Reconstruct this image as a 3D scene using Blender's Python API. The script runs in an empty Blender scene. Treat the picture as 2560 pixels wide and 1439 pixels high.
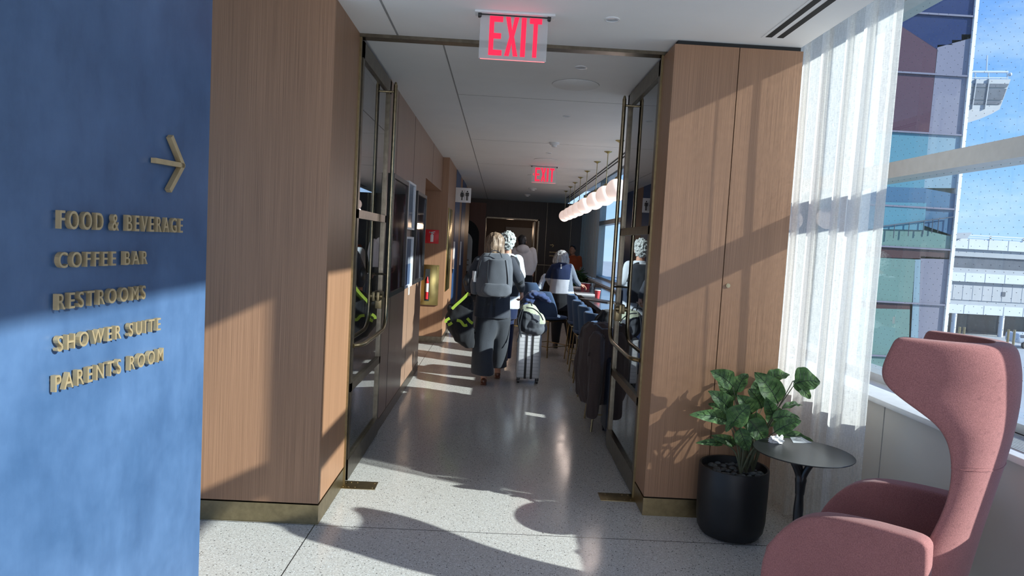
import bpy, bmesh, math, random
from mathutils import Vector, Matrix, noise
from math import pi, sin, cos, radians
random.seed(7)
S = bpy.context.scene
COL = S.collection

# ------------------------------------------------------------------ camera
FPX, EYE = 1700.0, 1.6
_d = Vector(((1250-1280)/FPX, -(604-719.5)/FPX, -1)).normalized()
_u = Vector((.0533, 1, 0)); _u = (_u - _d*_u.dot(_d)).normalized()
_x = _d.cross(_u)
RM = Matrix((_x, _d, _u))                     # world = RM @ camera
cam = bpy.data.cameras.new('camera'); co = bpy.data.objects.new('camera', cam); COL.objects.link(co)
cam.sensor_fit = 'HORIZONTAL'; cam.sensor_width = 36; cam.lens = FPX/2560*36
cam.clip_start = .05; cam.clip_end = 2000
co.matrix_world = Matrix.Translation((0, 0, EYE)) @ RM.to_4x4()
S.camera = co

def W(px, py, Y=None, X=None, Z=None):
    """point of the place seen at a pixel, on the plane Y=, X= or Z="""
    r = RM @ Vector(((px-1280)/FPX, -(py-719.5)/FPX, -1))
    if Y is not None: t = Y/r.y
    elif X is not None: t = X/r.x
    else: t = (Z-EYE)/r.z
    return Vector((0, 0, EYE)) + r*t

# ------------------------------------------------------------------ colour management, world, sun
S.view_settings.view_transform = 'Standard'; S.view_settings.look = 'None'
S.view_settings.exposure = 0.5; S.view_settings.gamma = 1; S.view_settings.use_curve_mapping = False
try:
    S.cycles.use_denoising = True
    S.cycles.max_bounces = 14; S.cycles.transparent_max_bounces = 24
    S.cycles.diffuse_bounces = 5; S.cycles.sample_clamp_indirect = 6
    S.cycles.caustics_reflective = False; S.cycles.caustics_refractive = False
except Exception: pass

wd = bpy.data.worlds.new('sky'); S.world = wd; wd.use_nodes = True
nt = wd.node_tree; nt.nodes.clear(); N = nt.nodes.new; L = nt.links.new
out = N('ShaderNodeOutputWorld'); bg = N('ShaderNodeBackground'); L(bg.outputs[0], out.inputs[0])
tc = N('ShaderNodeTexCoord'); sp = N('ShaderNodeSeparateXYZ'); L(tc.outputs['Generated'], sp.inputs[0])
cr = N('ShaderNodeValToRGB'); L(sp.outputs[2], cr.inputs[0])
e = cr.color_ramp.elements
e[0].position = 0.0; e[0].color = (.44, .64, .88, 1)
e[1].position = .5; e[1].color = (.11, .26, .72, 1)
k = e.new(.12); k.color = (.22, .45, .83, 1)
mp = N('ShaderNodeMapping'); mp.inputs['Scale'].default_value = (1, 1, 2.6); mp.inputs['Location'].default_value = (.35, .2, .1)
L(tc.outputs['Generated'], mp.inputs[0])
nz = N('ShaderNodeTexNoise'); nz.inputs['Scale'].default_value = 3.2; nz.inputs['Detail'].default_value = 8; nz.inputs['Roughness'].default_value = .6
L(mp.outputs[0], nz.inputs['Vector'])
c2 = N('ShaderNodeValToRGB'); L(nz.outputs[0], c2.inputs[0])
c2.color_ramp.elements[0].position = .50; c2.color_ramp.elements[0].color = (0, 0, 0, 1)
c2.color_ramp.elements[1].position = .72; c2.color_ramp.elements[1].color = (.8, .8, .8, 1)
mx = N('ShaderNodeMixRGB'); L(c2.outputs[0], mx.inputs[0]); L(cr.outputs[0], mx.inputs[1]); mx.inputs[2].default_value = (.66, .76, .92, 1)
L(mx.outputs[0], bg.inputs[0]); bg.inputs[1].default_value = 1.05

SUN = Vector((-1, .45, -.52)).normalized()
sl = bpy.data.lights.new('sun', 'SUN'); sl.energy = 7.1; sl.angle = radians(.55); sl.color = (1, .965, .91)
so = bpy.data.objects.new('sun', sl); COL.objects.link(so)
so.rotation_euler = SUN.to_track_quat('-Z', 'Y').to_euler()

# added fill light behind the viewpoint, standing in for unseen lounge daylight
for nm, loc, rot, sx, sy, pw in (('lounge_fill', (.6, -3.9, 1.5), (radians(84), 0, 0), 3.6, 2.4, 58),):
    al = bpy.data.lights.new(nm, 'AREA'); al.shape = 'RECTANGLE'; al.size = sx; al.size_y = sy; al.energy = pw; al.color = (1, .95, .90)
    ao = bpy.data.objects.new(nm, al); COL.objects.link(ao); ao.location = loc; ao.rotation_euler = Vector((0, 1, .32)).to_track_quat('-Z', 'Y').to_euler()

# ------------------------------------------------------------------ materials
def newmat(name):
    m = bpy.data.materials.new(name); m.use_nodes = True
    t = m.node_tree; b = t.nodes['Principled BSDF']
    return m, t, b
def rgb(h):
    f = lambda c: (c/255/12.92) if c/255 <= .04045 else ((c/255+.055)/1.055)**2.4
    return (f(h[0]), f(h[1]), f(h[2]), 1)
def coords(t, scale=(1, 1, 1), kind='Object', rot=(0, 0, 0)):
    c = t.nodes.new('ShaderNodeTexCoord'); m = t.nodes.new('ShaderNodeMapping')
    m.inputs['Scale'].default_value = scale; m.inputs['Rotation'].default_value = rot
    t.links.new(c.outputs[kind], m.inputs[0]); return m.outputs[0]
def noi(t, vec, scale, detail=3, rough=.5):
    n = t.nodes.new('ShaderNodeTexNoise'); n.inputs['Scale'].default_value = scale
    n.inputs['Detail'].default_value = detail; n.inputs['Roughness'].default_value = rough
    t.links.new(vec, n.inputs['Vector']); return n.outputs[0]
def ramp(t, fac, stops):
    r = t.nodes.new('ShaderNodeValToRGB'); t.links.new(fac, r.inputs[0])
    el = r.color_ramp.elements
    el[0].position, el[0].color = stops[0]; el[1].position, el[1].color = stops[-1]
    for p, c in stops[1:-1]:
        k = el.new(p); k.color = c
    return r.outputs[0]
def mixc(t, fac, a, b, mode='MIX'):
    m = t.nodes.new('ShaderNodeMixRGB'); m.blend_type = mode
    for i, v in ((0, fac), (1, a), (2, b)):
        if isinstance(v, (float, int, tuple)): m.inputs[i].default_value = v
        else: t.links.new(v, m.inputs[i])
    return m.outputs[0]
def math_(t, op, a, b=None):
    m = t.nodes.new('ShaderNodeMath'); m.operation = op
    for i, v in ((0, a), (1, b)):
        if v is None: continue
        if isinstance(v, (float, int)): m.inputs[i].default_value = v
        else: t.links.new(v, m.inputs[i])
    return m.outputs[0]
def bump(t, b, h, strength, dist=.002):
    n = t.nodes.new('ShaderNodeBump'); n.inputs['Strength'].default_value = strength; n.inputs['Distance'].default_value = dist
    t.links.new(h, n.inputs['Height']); t.links.new(n.outputs[0], b.inputs['Normal'])
def plain(name, c, rough=.5, metal=0, var=.12, scale=18, bumpy=0, emit=None, es=0, spec=None, coat=0):
    m, t, b = newmat(name)
    v = noi(t, coords(t), scale, 4)
    lo = tuple(x*(1-var) for x in c[:3])+(1,); hi = tuple(min(1, x*(1+var)) for x in c[:3])+(1,)
    t.links.new(ramp(t, v, [(.3, lo), (.7, hi)]), b.inputs['Base Color'])
    b.inputs['Roughness'].default_value = rough; b.inputs['Metallic'].default_value = metal
    if spec is not None: b.inputs['Specular IOR Level'].default_value = spec
    if coat: b.inputs['Coat Weight'].default_value = coat; b.inputs['Coat Roughness'].default_value = .1
    if bumpy: bump(t, b, noi(t, coords(t), scale*6, 3), bumpy)
    if emit: b.inputs['Emission Color'].default_value = emit; b.inputs['Emission Strength'].default_value = es
    return m
def fabric(name, c, scale=420, var=.3, bumpy=.4, rough=.95):
    m, t, b = newmat(name)
    v = noi(t, coords(t), scale, 2); v2 = noi(t, coords(t), 7, 3)
    lo = tuple(x*(1-var) for x in c[:3])+(1,); hi = tuple(min(1, x*(1+var)) for x in c[:3])+(1,)
    a = ramp(t, v, [(.3, lo), (.7, hi)])
    bb = ramp(t, v2, [(.3, (.88, .88, .88, 1)), (.7, (1, 1, 1, 1))])
    t.links.new(mixc(t, 1.0, a, bb, 'MULTIPLY'), b.inputs['Base Color'])
    b.inputs['Roughness'].default_value = rough; b.inputs['Specular IOR Level'].default_value = .2
    b.inputs['Sheen Weight'].default_value = .15
    bump(t, b, v, bumpy, .0012)
    return m
def wood(name, dark, light, rough=.45, stretch=.35, grain=520):
    m, t, b = newmat(name)
    g = noi(t, coords(t, (1, 1, stretch/grain*4)), grain, 3, .6)
    w = noi(t, coords(t, (1, 1, .03)), 9, 3)
    a = ramp(t, g, [(.30, dark), (.66, light)])
    bb = ramp(t, w, [(.3, (.90, .90, .90, 1)), (.7, (1, 1, 1, 1))])
    t.links.new(mixc(t, 1.0, a, bb, 'MULTIPLY'), b.inputs['Base Color'])
    b.inputs['Roughness'].default_value = rough
    bump(t, b, g, .12, .001)
    return m
M = {}
M['wood'] = wood('oak_veneer', (.21, .108, .058, 1), (.41, .225, .128, 1))
M['wood_grey'] = wood('oak_veneer_satin', (.25, .145, .095, 1), (.38, .245, .17, 1), .33)
M['wood_dark'] = wood('dark_wood', (.05, .032, .026, 1), (.09, .06, .048, 1), .5)
M['wood_red'] = wood('red_wood', (.12, .04, .022, 1), (.2, .075, .045, 1), .5)
M['brass'] = plain('antique_brass', (.30, .235, .13, 1), .38, 1, .15, 30)
M['brass_dark'] = plain('dark_bronze', (.17, .145, .11, 1), .34, 1, .2, 25)
M['brass_bright'] = plain('satin_brass', (.50, .40, .24, 1), .28, 1, .1, 30)
M['brass_handle'] = plain('shaded_brass', (.36, .29, .18, 1), .28, 1, .2, 30)  # brass darkened to carry the shade on the pull handles
M['brass_gold'] = plain('gold_brass', (.62, .50, .20, 1), .25, 1, .1, 6)
M['letter'] = plain('lettering_brass', (.50, .385, .22, 1), .42, .55, .1, 30)
M['ceiling'] = plain('white_paint', (.88, .88, .87, 1), .7, 0, .02, 3)
M['white'] = plain('white_plastic', (.75, .75, .75, 1), .4, 0, .03)
M['greywall'] = plain('grey_white_panel', (.62, .61, .58, 1), .25, 0, .04, 2)
M['groove'] = plain('dark_gap', (.02, .02, .02, 1), .8)
M['joint'] = plain('joint_strip', (.30, .30, .30, 1), .6)
M['black'] = plain('black_metal', (.014, .015, .017, 1), .32)
M['blackplastic'] = plain('black_plastic', (.02, .02, .022, 1), .45)
M['frame_alu'] = plain('window_aluminium', (.50, .52, .53, 1), .35, .3, .05)
M['sill'] = plain('white_sill', (.72, .74, .76, 1), .25, 0, .04)
M['marble'] = plain('grey_marble', (.35, .34, .34, 1), .2, 0, .5, 14)
M['counter'] = plain('dark_counter', (.10, .10, .11, 1), .12, 0, .2)
M['pink'] = fabric('dusty_pink_wool', (.345, .145, .138, 1), 300, .22)
M['pinkdark'] = fabric('dusty_pink_wool_inside', (.30, .12, .115, 1), 300, .28)
M['bluefab'] = fabric('slate_blue_wool', (.05, .088, .165, 1))
M['bluecoat'] = fabric('blue_wool_coat', (.05, .08, .19, 1))
M['coat'] = fabric('charcoal_wool', (.052, .060, .078, 1))
M['pants'] = fabric('dark_grey_trousers', (.045, .052, .064, 1))
M['packgrey'] = fabric('grey_nylon', (.12, .135, .16, 1), 500, .2)
M['packdark'] = fabric('dark_nylon', (.03, .035, .045, 1), 500, .2)
M['blackcloth'] = fabric('black_cloth', (.016, .018, .022, 1), 300, .3)
M['bluedark'] = plain('dark_blue_shell', (.02, .03, .05, 1), .4)
M['navy'] = fabric('navy_cloth', (.012, .022, .065, 1))
M['jacketgrey'] = fabric('light_grey_shell', (.42, .45, .52, 1), 500, .1)
M['sleevegrey'] = fabric('mid_grey_shell', (.13, .16, .21, 1), 500, .1)
M['brown'] = fabric('dark_brown_wool', (.075, .055, .052, 1))
M['hoodie'] = fabric('oat_hoodie', (.70, .67, .66, 1), 260, .15)
M['shirt'] = fabric('white_shirt', (.60, .68, .76, 1), 260, .1)
M['orange'] = fabric('orange_shirt', (.42, .10, .04, 1))
M['sage'] = fabric('sage_nylon', (.42, .47, .36, 1), 400, .15)
M['lime'] = fabric('lime_webbing', (.35, .50, .06, 1), 400, .15)
M['skin'] = plain('skin', (.50, .27, .19, 1), .5, 0, .08, 12)
M['leather'] = plain('black_leather', (.03, .035, .04, 1), .25, 0, .2)
M['shoe'] = plain('brown_shoe_leather', (.10, .035, .02, 1), .35, 0, .2)
M['hair'] = None
def hairmat(name, lo, hi, sc=60):
    m, t, b = newmat(name)
    g = noi(t, coords(t, (1, 1, .12)), sc, 4, .7)
    t.links.new(ramp(t, g, [(.35, lo), (.65, hi)]), b.inputs['Base Color'])
    b.inputs['Roughness'].default_value = .42; bump(t, b, g, .8, .006); return m
M['hair_brown'] = hairmat('brown_hair', (.07, .045, .03, 1), (.36, .26, .18, 1))
M['hair_silver'] = hairmat('silver_hair', (.10, .11, .12, 1), (.5, .52, .54, 1))
M['hair_black'] = hairmat('black_hair', (.008, .008, .01, 1), (.02, .02, .02, 1))
M['hair_curly'] = plain('grey_curly_hair', (.42, .46, .46, 1), .7, 0, .55, 60, .8)
M['red'] = plain('sign_red', (.62, .02, .03, 1), .4)
M['redcup'] = plain('red_paper', (.60, .07, .08, 1), .5)
M['pebble'] = plain('grey_pebbles', (.06, .065, .07, 1), .6, 0, .4, 8)
M['pot'] = plain('matt_black_pot', (.005, .0055, .007, 1), .5)
M['soil'] = plain('dark_soil', (.02, .017, .014, 1), .9)
M['stem'] = plain('plant_stem', (.09, .10, .055, 1), .6, 0, .2)
M['exitred'] = plain('lit_red', (.75, .01, .04, 1), .4, emit=(1, .012, .06, 1), es=.75)
M['exitedge'] = plain('edge_glow_red', (.8, .3, .3, 1), .4, emit=(1, .18, .2, 1), es=.8)
M['silver'] = plain('silver_polycarbonate', (.60, .62, .64, 1), .3, .25, .03)
M['concrete'] = plain('pale_concrete', (.38, .39, .40, 1), .7, 0, .06, .4)
M['palemetal'] = plain('pale_cladding', (.54, .57, .60, 1), .6, 0, .04, .3)
M['darkglass'] = plain('dark_glazing', (.11, .12, .14, 1), .25, 0, .15, .8)
M['midpanel'] = plain('grey_cladding', (.34, .36, .38, 1), .6, 0, .05, .3)
M['asphalt'] = plain('apron_asphalt', (.34, .36, .37, 1), .85, 0, .1, .2)
M['green'] = plain('green_leaves_far', (.03, .08, .02, 1), .6, 0, .4)
# terrazzo
def terrazzo():
    m, t, b = newmat('terrazzo')
    vec = coords(t)
    base = ramp(t, noi(t, vec, 90, 4, .6), [(.3, (.425, .415, .395, 1)), (.7, (.65, .635, .60, 1))])
    def chips(scale, lo, hi, th, col, prev):
        v = t.nodes.new('ShaderNodeTexVoronoi'); v.inputs['Scale'].default_value = scale
        t.links.new(vec, v.inputs['Vector'])
        sep = t.nodes.new('ShaderNodeSeparateColor'); t.links.new(v.outputs['Color'], sep.inputs[0])
        a = math_(t, 'GREATER_THAN', sep.outputs[0], th)
        d = math_(t, 'LESS_THAN', v.outputs['Distance'], lo)
        return mixc(t, math_(t, 'MULTIPLY', a, d), prev, col)
    c = chips(95, .38, 0, .55, (.66, .67, .66, 1), base)
    c = chips(140, .34, 0, .78, (.30, .29, .28, 1), c)
    c = chips(80, .30, 0, .90, (.10, .095, .09, 1), c)
    c = chips(190, .36, 0, .92, (.05, .05, .05, 1), c)
    # saw-cut joints between the slabs
    sp = t.nodes.new('ShaderNodeSeparateXYZ'); t.links.new(vec, sp.inputs[0])
    jx = math_(t, 'LESS_THAN', math_(t, 'ABSOLUTE', math_(t, 'ADD', sp.outputs[0], .932)), .0028)
    jy = math_(t, 'LESS_THAN', math_(t, 'ABSOLUTE', math_(t, 'ADD', sp.outputs[1], -3.645)), .0028)
    c = mixc(t, math_(t, 'MAXIMUM', jx, jy), c, (.03, .03, .03, 1))
    t.links.new(c, b.inputs['Base Color'])
    b.inputs['Roughness'].default_value = .17; b.inputs['Specular IOR Level'].default_value = .55
    r = ramp(t, noi(t, vec, 3, 3), [(.3, (.12,)*3+(1,)), (.7, (.22,)*3+(1,))]); t.links.new(r, b.inputs['Roughness'])
    return m
M['terrazzo'] = terrazzo()
def blueplaster():
    m, t, b = newmat('blue_plaster')
    v = noi(t, coords(t), 3.5, 8, .62); v2 = noi(t, coords(t, (1, 1, .35)), 14, 5, .65)
    a = ramp(t, v, [(.32, (.045, .098, .20, 1)), (.7, (.090, .165, .305, 1))])
    bb = ramp(t, v2, [(.3, (.72, .76, .80, 1)), (.72, (1, 1, 1, 1))])
    t.links.new(mixc(t, 1.0, a, bb, 'MULTIPLY'), b.inputs['Base Color'])
    b.inputs['Roughness'].default_value = .36; bump(t, b, v2, .12, .002); return m
M['blue'] = blueplaster()
M['greyblue'] = plain('grey_blue_panel', (.16, .18, .22, 1), .4, 0, .05)
M['bluedoor'] = plain('blue_door_paint', (.022, .06, .155, 1), .4, 0, .1, 4)
def glass(name, tint=(.93, .96, .96, 1), dots=False, base_refl=.0):
    m = bpy.data.materials.new(name); m.use_nodes = True; t = m.node_tree; t.nodes.clear()
    o = t.nodes.new('ShaderNodeOutputMaterial')
    tr = t.nodes.new('ShaderNodeBsdfTransparent'); tr.inputs[0].default_value = tint
    gl = t.nodes.new('ShaderNodeBsdfGlossy'); gl.inputs['Roughness'].default_value = .0; gl.inputs[0].default_value = (.95, .97, 1, 1)
    fr = t.nodes.new('ShaderNodeFresnel'); fr.inputs[0].default_value = 1.45
    f = math_(t, 'MINIMUM', math_(t, 'ADD', math_(t, 'MULTIPLY', fr.outputs[0], 1.35 if not dots else .5), base_refl), .9 if not dots else .05)
    mx = t.nodes.new('ShaderNodeMixShader'); t.links.new(f, mx.inputs[0]); t.links.new(tr.outputs[0], mx.inputs[1]); t.links.new(gl.outputs[0], mx.inputs[2])
    last = mx.outputs[0]
    if dots:
        # printed bird-safety dots: staggered grid over the pane (object Y across, Z up)
        c = t.nodes.new('ShaderNodeTexCoord'); sp = t.nodes.new('ShaderNodeSeparateXYZ'); t.links.new(c.outputs['Object'], sp.inputs[0])
        P_ = .064
        def cell(oy, oz):
            a = math_(t, 'SUBTRACT', math_(t, 'MODULO', math_(t, 'ADD', sp.outputs[1], 20+oy), P_), P_/2)
            b = math_(t, 'SUBTRACT', math_(t, 'MODULO', math_(t, 'ADD', sp.outputs[2], 20+oz), P_), P_/2)
            return math_(t, 'LESS_THAN', math_(t, 'ADD', math_(t, 'MULTIPLY', a, a), math_(t, 'MULTIPLY', b, b)), .0021**2)
        dd = math_(t, 'MAXIMUM', cell(0, 0), cell(P_/2, P_/2))
        df = t.nodes.new('ShaderNodeBsdfDiffuse'); df.inputs[0].default_value = (.20, .22, .25, 1)
        m2 = t.nodes.new('ShaderNodeMixShader'); t.links.new(math_(t, 'MULTIPLY', dd, .75), m2.inputs[0]); t.links.new(last, m2.inputs[1]); t.links.new(df.outputs[0], m2.inputs[2]); last = m2.outputs[0]
    t.links.new(last, o.inputs[0]); return m
M['glass'] = glass('clear_glass', (.90, .92, .92, 1), base_refl=.04)
M['winglass'] = glass('window_glass_with_dots', (.90, .95, .96, 1), True)
M['acrylic'] = glass('acrylic', (.95, .97, .97, 1), base_refl=.06)
def curtainmat(name, col, transp, nscale=1.0):
    m = bpy.data.materials.new(name); m.use_nodes = True; t = m.node_tree; t.nodes.clear()
    o = t.nodes.new('ShaderNodeOutputMaterial')
    w1 = noi(t, coords(t, (1, 1, 14)), 55, 3, .7); w2 = noi(t, coords(t, (10, 10, .5)), 40, 3, .7)
    w = math_(t, 'ADD', w1, w2)
    df = t.nodes.new('ShaderNodeBsdfDiffuse'); tl = t.nodes.new('ShaderNodeBsdfTranslucent'); tr = t.nodes.new('ShaderNodeBsdfTransparent')
    c = ramp(t, math_(t, 'MULTIPLY', w, .5), [(.35, tuple(x*.93 for x in col[:3])+(1,)), (.62, col)])
    t.links.new(c, df.inputs[0]); t.links.new(c, tl.inputs[0])
    m1 = t.nodes.new('ShaderNodeMixShader'); m1.inputs[0].default_value = .62
    t.links.new(df.outputs[0], m1.inputs[1]); t.links.new(tl.outputs[0], m1.inputs[2])
    m2 = t.nodes.new('ShaderNodeMixShader'); f = ramp(t, math_(t, 'MULTIPLY', w, .5), [(.38, (transp*1.6,)*3+(1,)), (.58, (transp*.7,)*3+(1,))])
    t.links.new(f, m2.inputs[0]); t.links.new(m1.outputs[0], m2.inputs[1]); t.links.new(tr.outputs[0], m2.inputs[2])
    t.links.new(m2.outputs[0], o.inputs[0]); return m
M['curtain'] = curtainmat('sheer_linen', (.90, .89, .86, 1), .33)
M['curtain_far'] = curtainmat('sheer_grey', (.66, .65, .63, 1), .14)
def globemat():
    m, t, b = newmat('opal_glass_lit')
    b.inputs['Base Color'].default_value = (.85, .80, .77, 1); b.inputs['Roughness'].default_value = .25
    b.inputs['Emission Color'].default_value = (1, .76, .67, 1); b.inputs['Emission Strength'].default_value = .44
    return m
M['globe'] = globemat()
def leafmat():
    m, t, b = newmat('variegated_leaf')
    v = noi(t, coords(t), 26, 4, .6); v2 = noi(t, coords(t), 90, 3, .7)
    a = ramp(t, v, [(.32, (.045, .095, .04, 1)), (.55, (.10, .20, .07, 1)), (.72, (.19, .32, .10, 1))])
    c = mixc(t, ramp(t, v2, [(.66, (0, 0, 0, 1)), (.72, (1, 1, 1, 1))]), a, (.36, .46, .2, 1))
    t.links.new(c, b.inputs['Base Color']); b.inputs['Roughness'].default_value = .48; b.inputs['Specular IOR Level'].default_value = .35
    b.inputs['Subsurface Weight'].default_value = 0
    tl = t.nodes.new('ShaderNodeBsdfTranslucent'); t.links.new(c, tl.inputs[0])
    mx = t.nodes.new('ShaderNodeMixShader'); mx.inputs[0].default_value = .40
    o = t.nodes['Material Output']; t.links.new(b.outputs[0], mx.inputs[1]); t.links.new(tl.outputs[0], mx.inputs[2]); t.links.new(mx.outputs[0], o.inputs[0])
    return m
M['leaf'] = leafmat()
M['vein'] = plain('leaf_vein', (.012, .025, .014, 1), .5)
def blotch(name, stops, scale=4, stretch=(1, 1, 1), rough=.06):
    m, t, b = newmat(name)
    t.links.new(ramp(t, noi(t, coords(t, stretch), scale, 3, .5), stops), b.inputs['Base Color'])
    b.inputs['Roughness'].default_value = rough; b.inputs['Coat Weight'].default_value = .6; b.inputs['Coat Roughness'].default_value = .02
    return m
M['art_dark'] = blotch('dark_photographic_print', [(.30, (.012, .012, .014, 1)), (.5, (.05, .035, .035, 1)), (.58, (.14, .03, .045, 1)), (.72, (.30, .29, .31, 1))], 3.2, (1, 1.5, 1))
M['art_grey'] = blotch('dark_reflective_print', [(.35, (.015, .015, .02, 1)), (.55, (.06, .06, .075, 1)), (.7, (.3, .33, .42, 1))], 3, (1, 1, .6))
M['art_pale'] = blotch('pale_blue_print', [(.3, (.40, .46, .56, 1)), (.7, (.52, .57, .66, 1))], 2)
M['art_blue'] = blotch('blue_print', [(.3, (.13, .20, .36, 1)), (.7, (.17, .25, .42, 1))], 2)

# ------------------------------------------------------------------ building helpers
def tag(o, label=None, cat=None, group=None, kind=None):
    if label: o['label'] = label
    if cat: o['category'] = cat
    if group: o['group'] = group
    if kind: o['kind'] = kind
    return o
def empty(name, loc=(0, 0, 0), label=None, cat=None, group=None, rz=0, kind=None):
    o = bpy.data.objects.new(name, None); COL.objects.link(o); o.empty_display_size = .1
    o.location = loc; o.rotation_euler.z = rz
    return tag(o, label, cat, group, kind)
def rootloc(o):
    v = Vector((0, 0, 0))
    while o is not None: v += o.location; o = o.parent
    return v
def link_mesh(name, me, mat, parent=None, smooth=True, loc=None):
    """me is in world coordinates; it is moved into the frame of its parent (or of loc)"""
    o = bpy.data.objects.new(name, me); COL.objects.link(o)
    if parent is not None:
        me.transform(Matrix.Translation(-rootloc(parent))); o.parent = parent
    elif loc is not None:
        me.transform(Matrix.Translation(-Vector(loc))); o.location = loc
    me.materials.clear()
    for m in (mat if isinstance(mat, (list, tuple)) else [mat]): me.materials.append(M[m] if isinstance(m, str) else m)
    if smooth is True:
        me.polygons.foreach_set('use_smooth', [True]*len(me.polygons))
        try: me.set_sharp_from_angle(angle=radians(38))
        except Exception: pass
    return o
class MB:
    def __init__(s): s.bm = bmesh.new()
    def _merge(s, b2):
        me = bpy.data.meshes.new('t'); b2.to_mesh(me); b2.free(); s.bm.from_mesh(me); bpy.data.meshes.remove(me)
    def box(s, x0, x1, y0, y1, z0, z1, bev=0, seg=2, rot=None, piv=None):
        b = bmesh.new(); bmesh.ops.create_cube(b, size=1)
        for v in b.verts: v.co = Vector(((x0+x1)/2+v.co.x*(x1-x0), (y0+y1)/2+v.co.y*(y1-y0), (z0+z1)/2+v.co.z*(z1-z0)))
        if bev: bmesh.ops.bevel(b, geom=b.edges[:], offset=bev, segments=seg, profile=.5, affect='EDGES')
        if rot is not None:
            p = Vector(piv) if piv else Vector(((x0+x1)/2, (y0+y1)/2, (z0+z1)/2))
            for v in b.verts: v.co = p + rot @ (v.co-p)
        s._merge(b); return s
    def cyl(s, p0, p1, r0, r1=None, n=16, cap=True):
        r1 = r0 if r1 is None else r1
        return s.loft([ring(p0, p1, r0, n, 0), ring(p0, p1, r1, n, 1)], cap)
    def loft(s, rings, cap=True, closed=True):
        b = s.bm; vs = [[b.verts.new(p) for p in r] for r in rings]
        n = len(vs[0])
        for i in range(len(vs)-1):
            for j in range(n if closed else n-1):
                b.faces.new((vs[i][j], vs[i][(j+1) % n], vs[i+1][(j+1) % n], vs[i+1][j]))
        if cap:
            b.faces.new(vs[0][::-1]); b.faces.new(vs[-1])
        return s
    def tube(s, pts, r, n=10, cap=True):
        pts = [Vector(p) for p in pts]; rr = r if isinstance(r, (list, tuple)) else [r]*len(pts)
        t0 = (pts[1]-pts[0]).normalized(); a = t0.orthogonal().normalized(); rings = []
        for i, p in enumerate(pts):
            t = (pts[min(i+1, len(pts)-1)]-pts[max(i-1, 0)]).normalized()
            a = (a - t*a.dot(t)).normalized(); b2 = t.cross(a)
            rings.append([p+(a*cos(2*pi*k/n)+b2*sin(2*pi*k/n))*rr[i] for k in range(n)])
        return s.loft(rings, cap)
    def band(s, pts, w, th, up=(0, 0, 1)):
        """flat strap along pts, w wide across `up x tangent`"""
        pts = [Vector(p) for p in pts]; rings = []
        for i, p in enumerate(pts):
            t = (pts[min(i+1, len(pts)-1)]-pts[max(i-1, 0)]).normalized()
            a = t.cross(Vector(up)).normalized(); b2 = t.cross(a).normalized()
            rings.append([p+a*w/2+b2*th/2, p-a*w/2+b2*th/2, p-a*w/2-b2*th/2, p+a*w/2-b2*th/2])
        return s.loft(rings)
    def lathe(s, c, prof, n=32, cap=False):
        c = Vector(c)
        return s.loft([[c+Vector((r*cos(2*pi*k/n), r*sin(2*pi*k/n), z)) for k in range(n)] for r, z in prof], cap)
    def ball(s, c, r, seg=24, rings=14, rot=None):
        b = bmesh.new(); bmesh.ops.create_uvsphere(b, u_segments=seg, v_segments=rings, radius=1)
        r = Vector((r, r, r)) if isinstance(r, (int, float)) else Vector(r)
        for v in b.verts:
            p = Vector((v.co.x*r.x, v.co.y*r.y, v.co.z*r.z))
            v.co = Vector(c) + (rot @ p if rot is not None else p)
        s._merge(b); return s
    def prism(s, poly, f0, f1):
        """poly: 2-D points; f0/f1 map a 2-D point to 3-D on the near and far side"""
        b = s.bm; a = [b.verts.new(f0(p)) for p in poly]; c = [b.verts.new(f1(p)) for p in poly]; n = len(poly)
        b.faces.new(a[::-1]); b.faces.new(c)
        for i in range(n): b.faces.new((a[i], a[(i+1) % n], c[(i+1) % n], c[i]))
        return s
    def mesh(s):
        bmesh.ops.recalc_face_normals(s.bm, faces=s.bm.faces[:])
        me = bpy.data.meshes.new('m'); s.bm.to_mesh(me); s.bm.free(); return me
    def build(s, name, mat, parent=None, smooth=True, loc=None):
        return link_mesh(name, s.mesh(), mat, parent, smooth, loc)
def ring(p0, p1, r, n, which):
    p0 = Vector(p0); p1 = Vector(p1); t = (p1-p0).normalized()
    a = t.orthogonal().normalized(); b = t.cross(a); c = p1 if which else p0
    return [c+(a*cos(2*pi*k/n)+b*sin(2*pi*k/n))*r for k in range(n)]
def box(name, mat, x0, x1, y0, y1, z0, z1, parent=None, bev=0, loc=None):
    return MB().box(x0, x1, y0, y1, z0, z1, bev).build(name, mat, parent, True, loc)
def bezier(pts, n=8):
    """Catmull-Rom through the points"""
    P = [Vector(p) for p in pts]; P = [P[0]*2-P[1]]+P+[P[-1]*2-P[-2]]; o = []
    for i in range(1, len(P)-2):
        for k in range(n):
            t = k/n; a, b, c, d = P[i-1:i+3]
            o.append(.5*((2*b)+(c-a)*t+(2*a-5*b+4*c-d)*t*t+(3*b-a-3*c+d)*t**3))
    o.append(P[-2]); return o
def ell(c, rx, ry, n=28, rz=0, p=2.0, tilt=0):
    o = []
    for k in range(n):
        a = 2*pi*k/n; x = math.copysign(abs(cos(a))**(2/p), cos(a))*rx; y = math.copysign(abs(sin(a))**(2/p), sin(a))*ry
        o.append(Vector(c)+Vector((x*cos(rz)-y*sin(rz), x*sin(rz)+y*cos(rz), tilt*y)))
    return o
def limb(mb, p0, r0, p1, r1):
    mb.cyl(p0, p1, r0, r1, 16); mb.ball(p0, r0, 16, 10); mb.ball(p1, r1, 16, 10)
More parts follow.
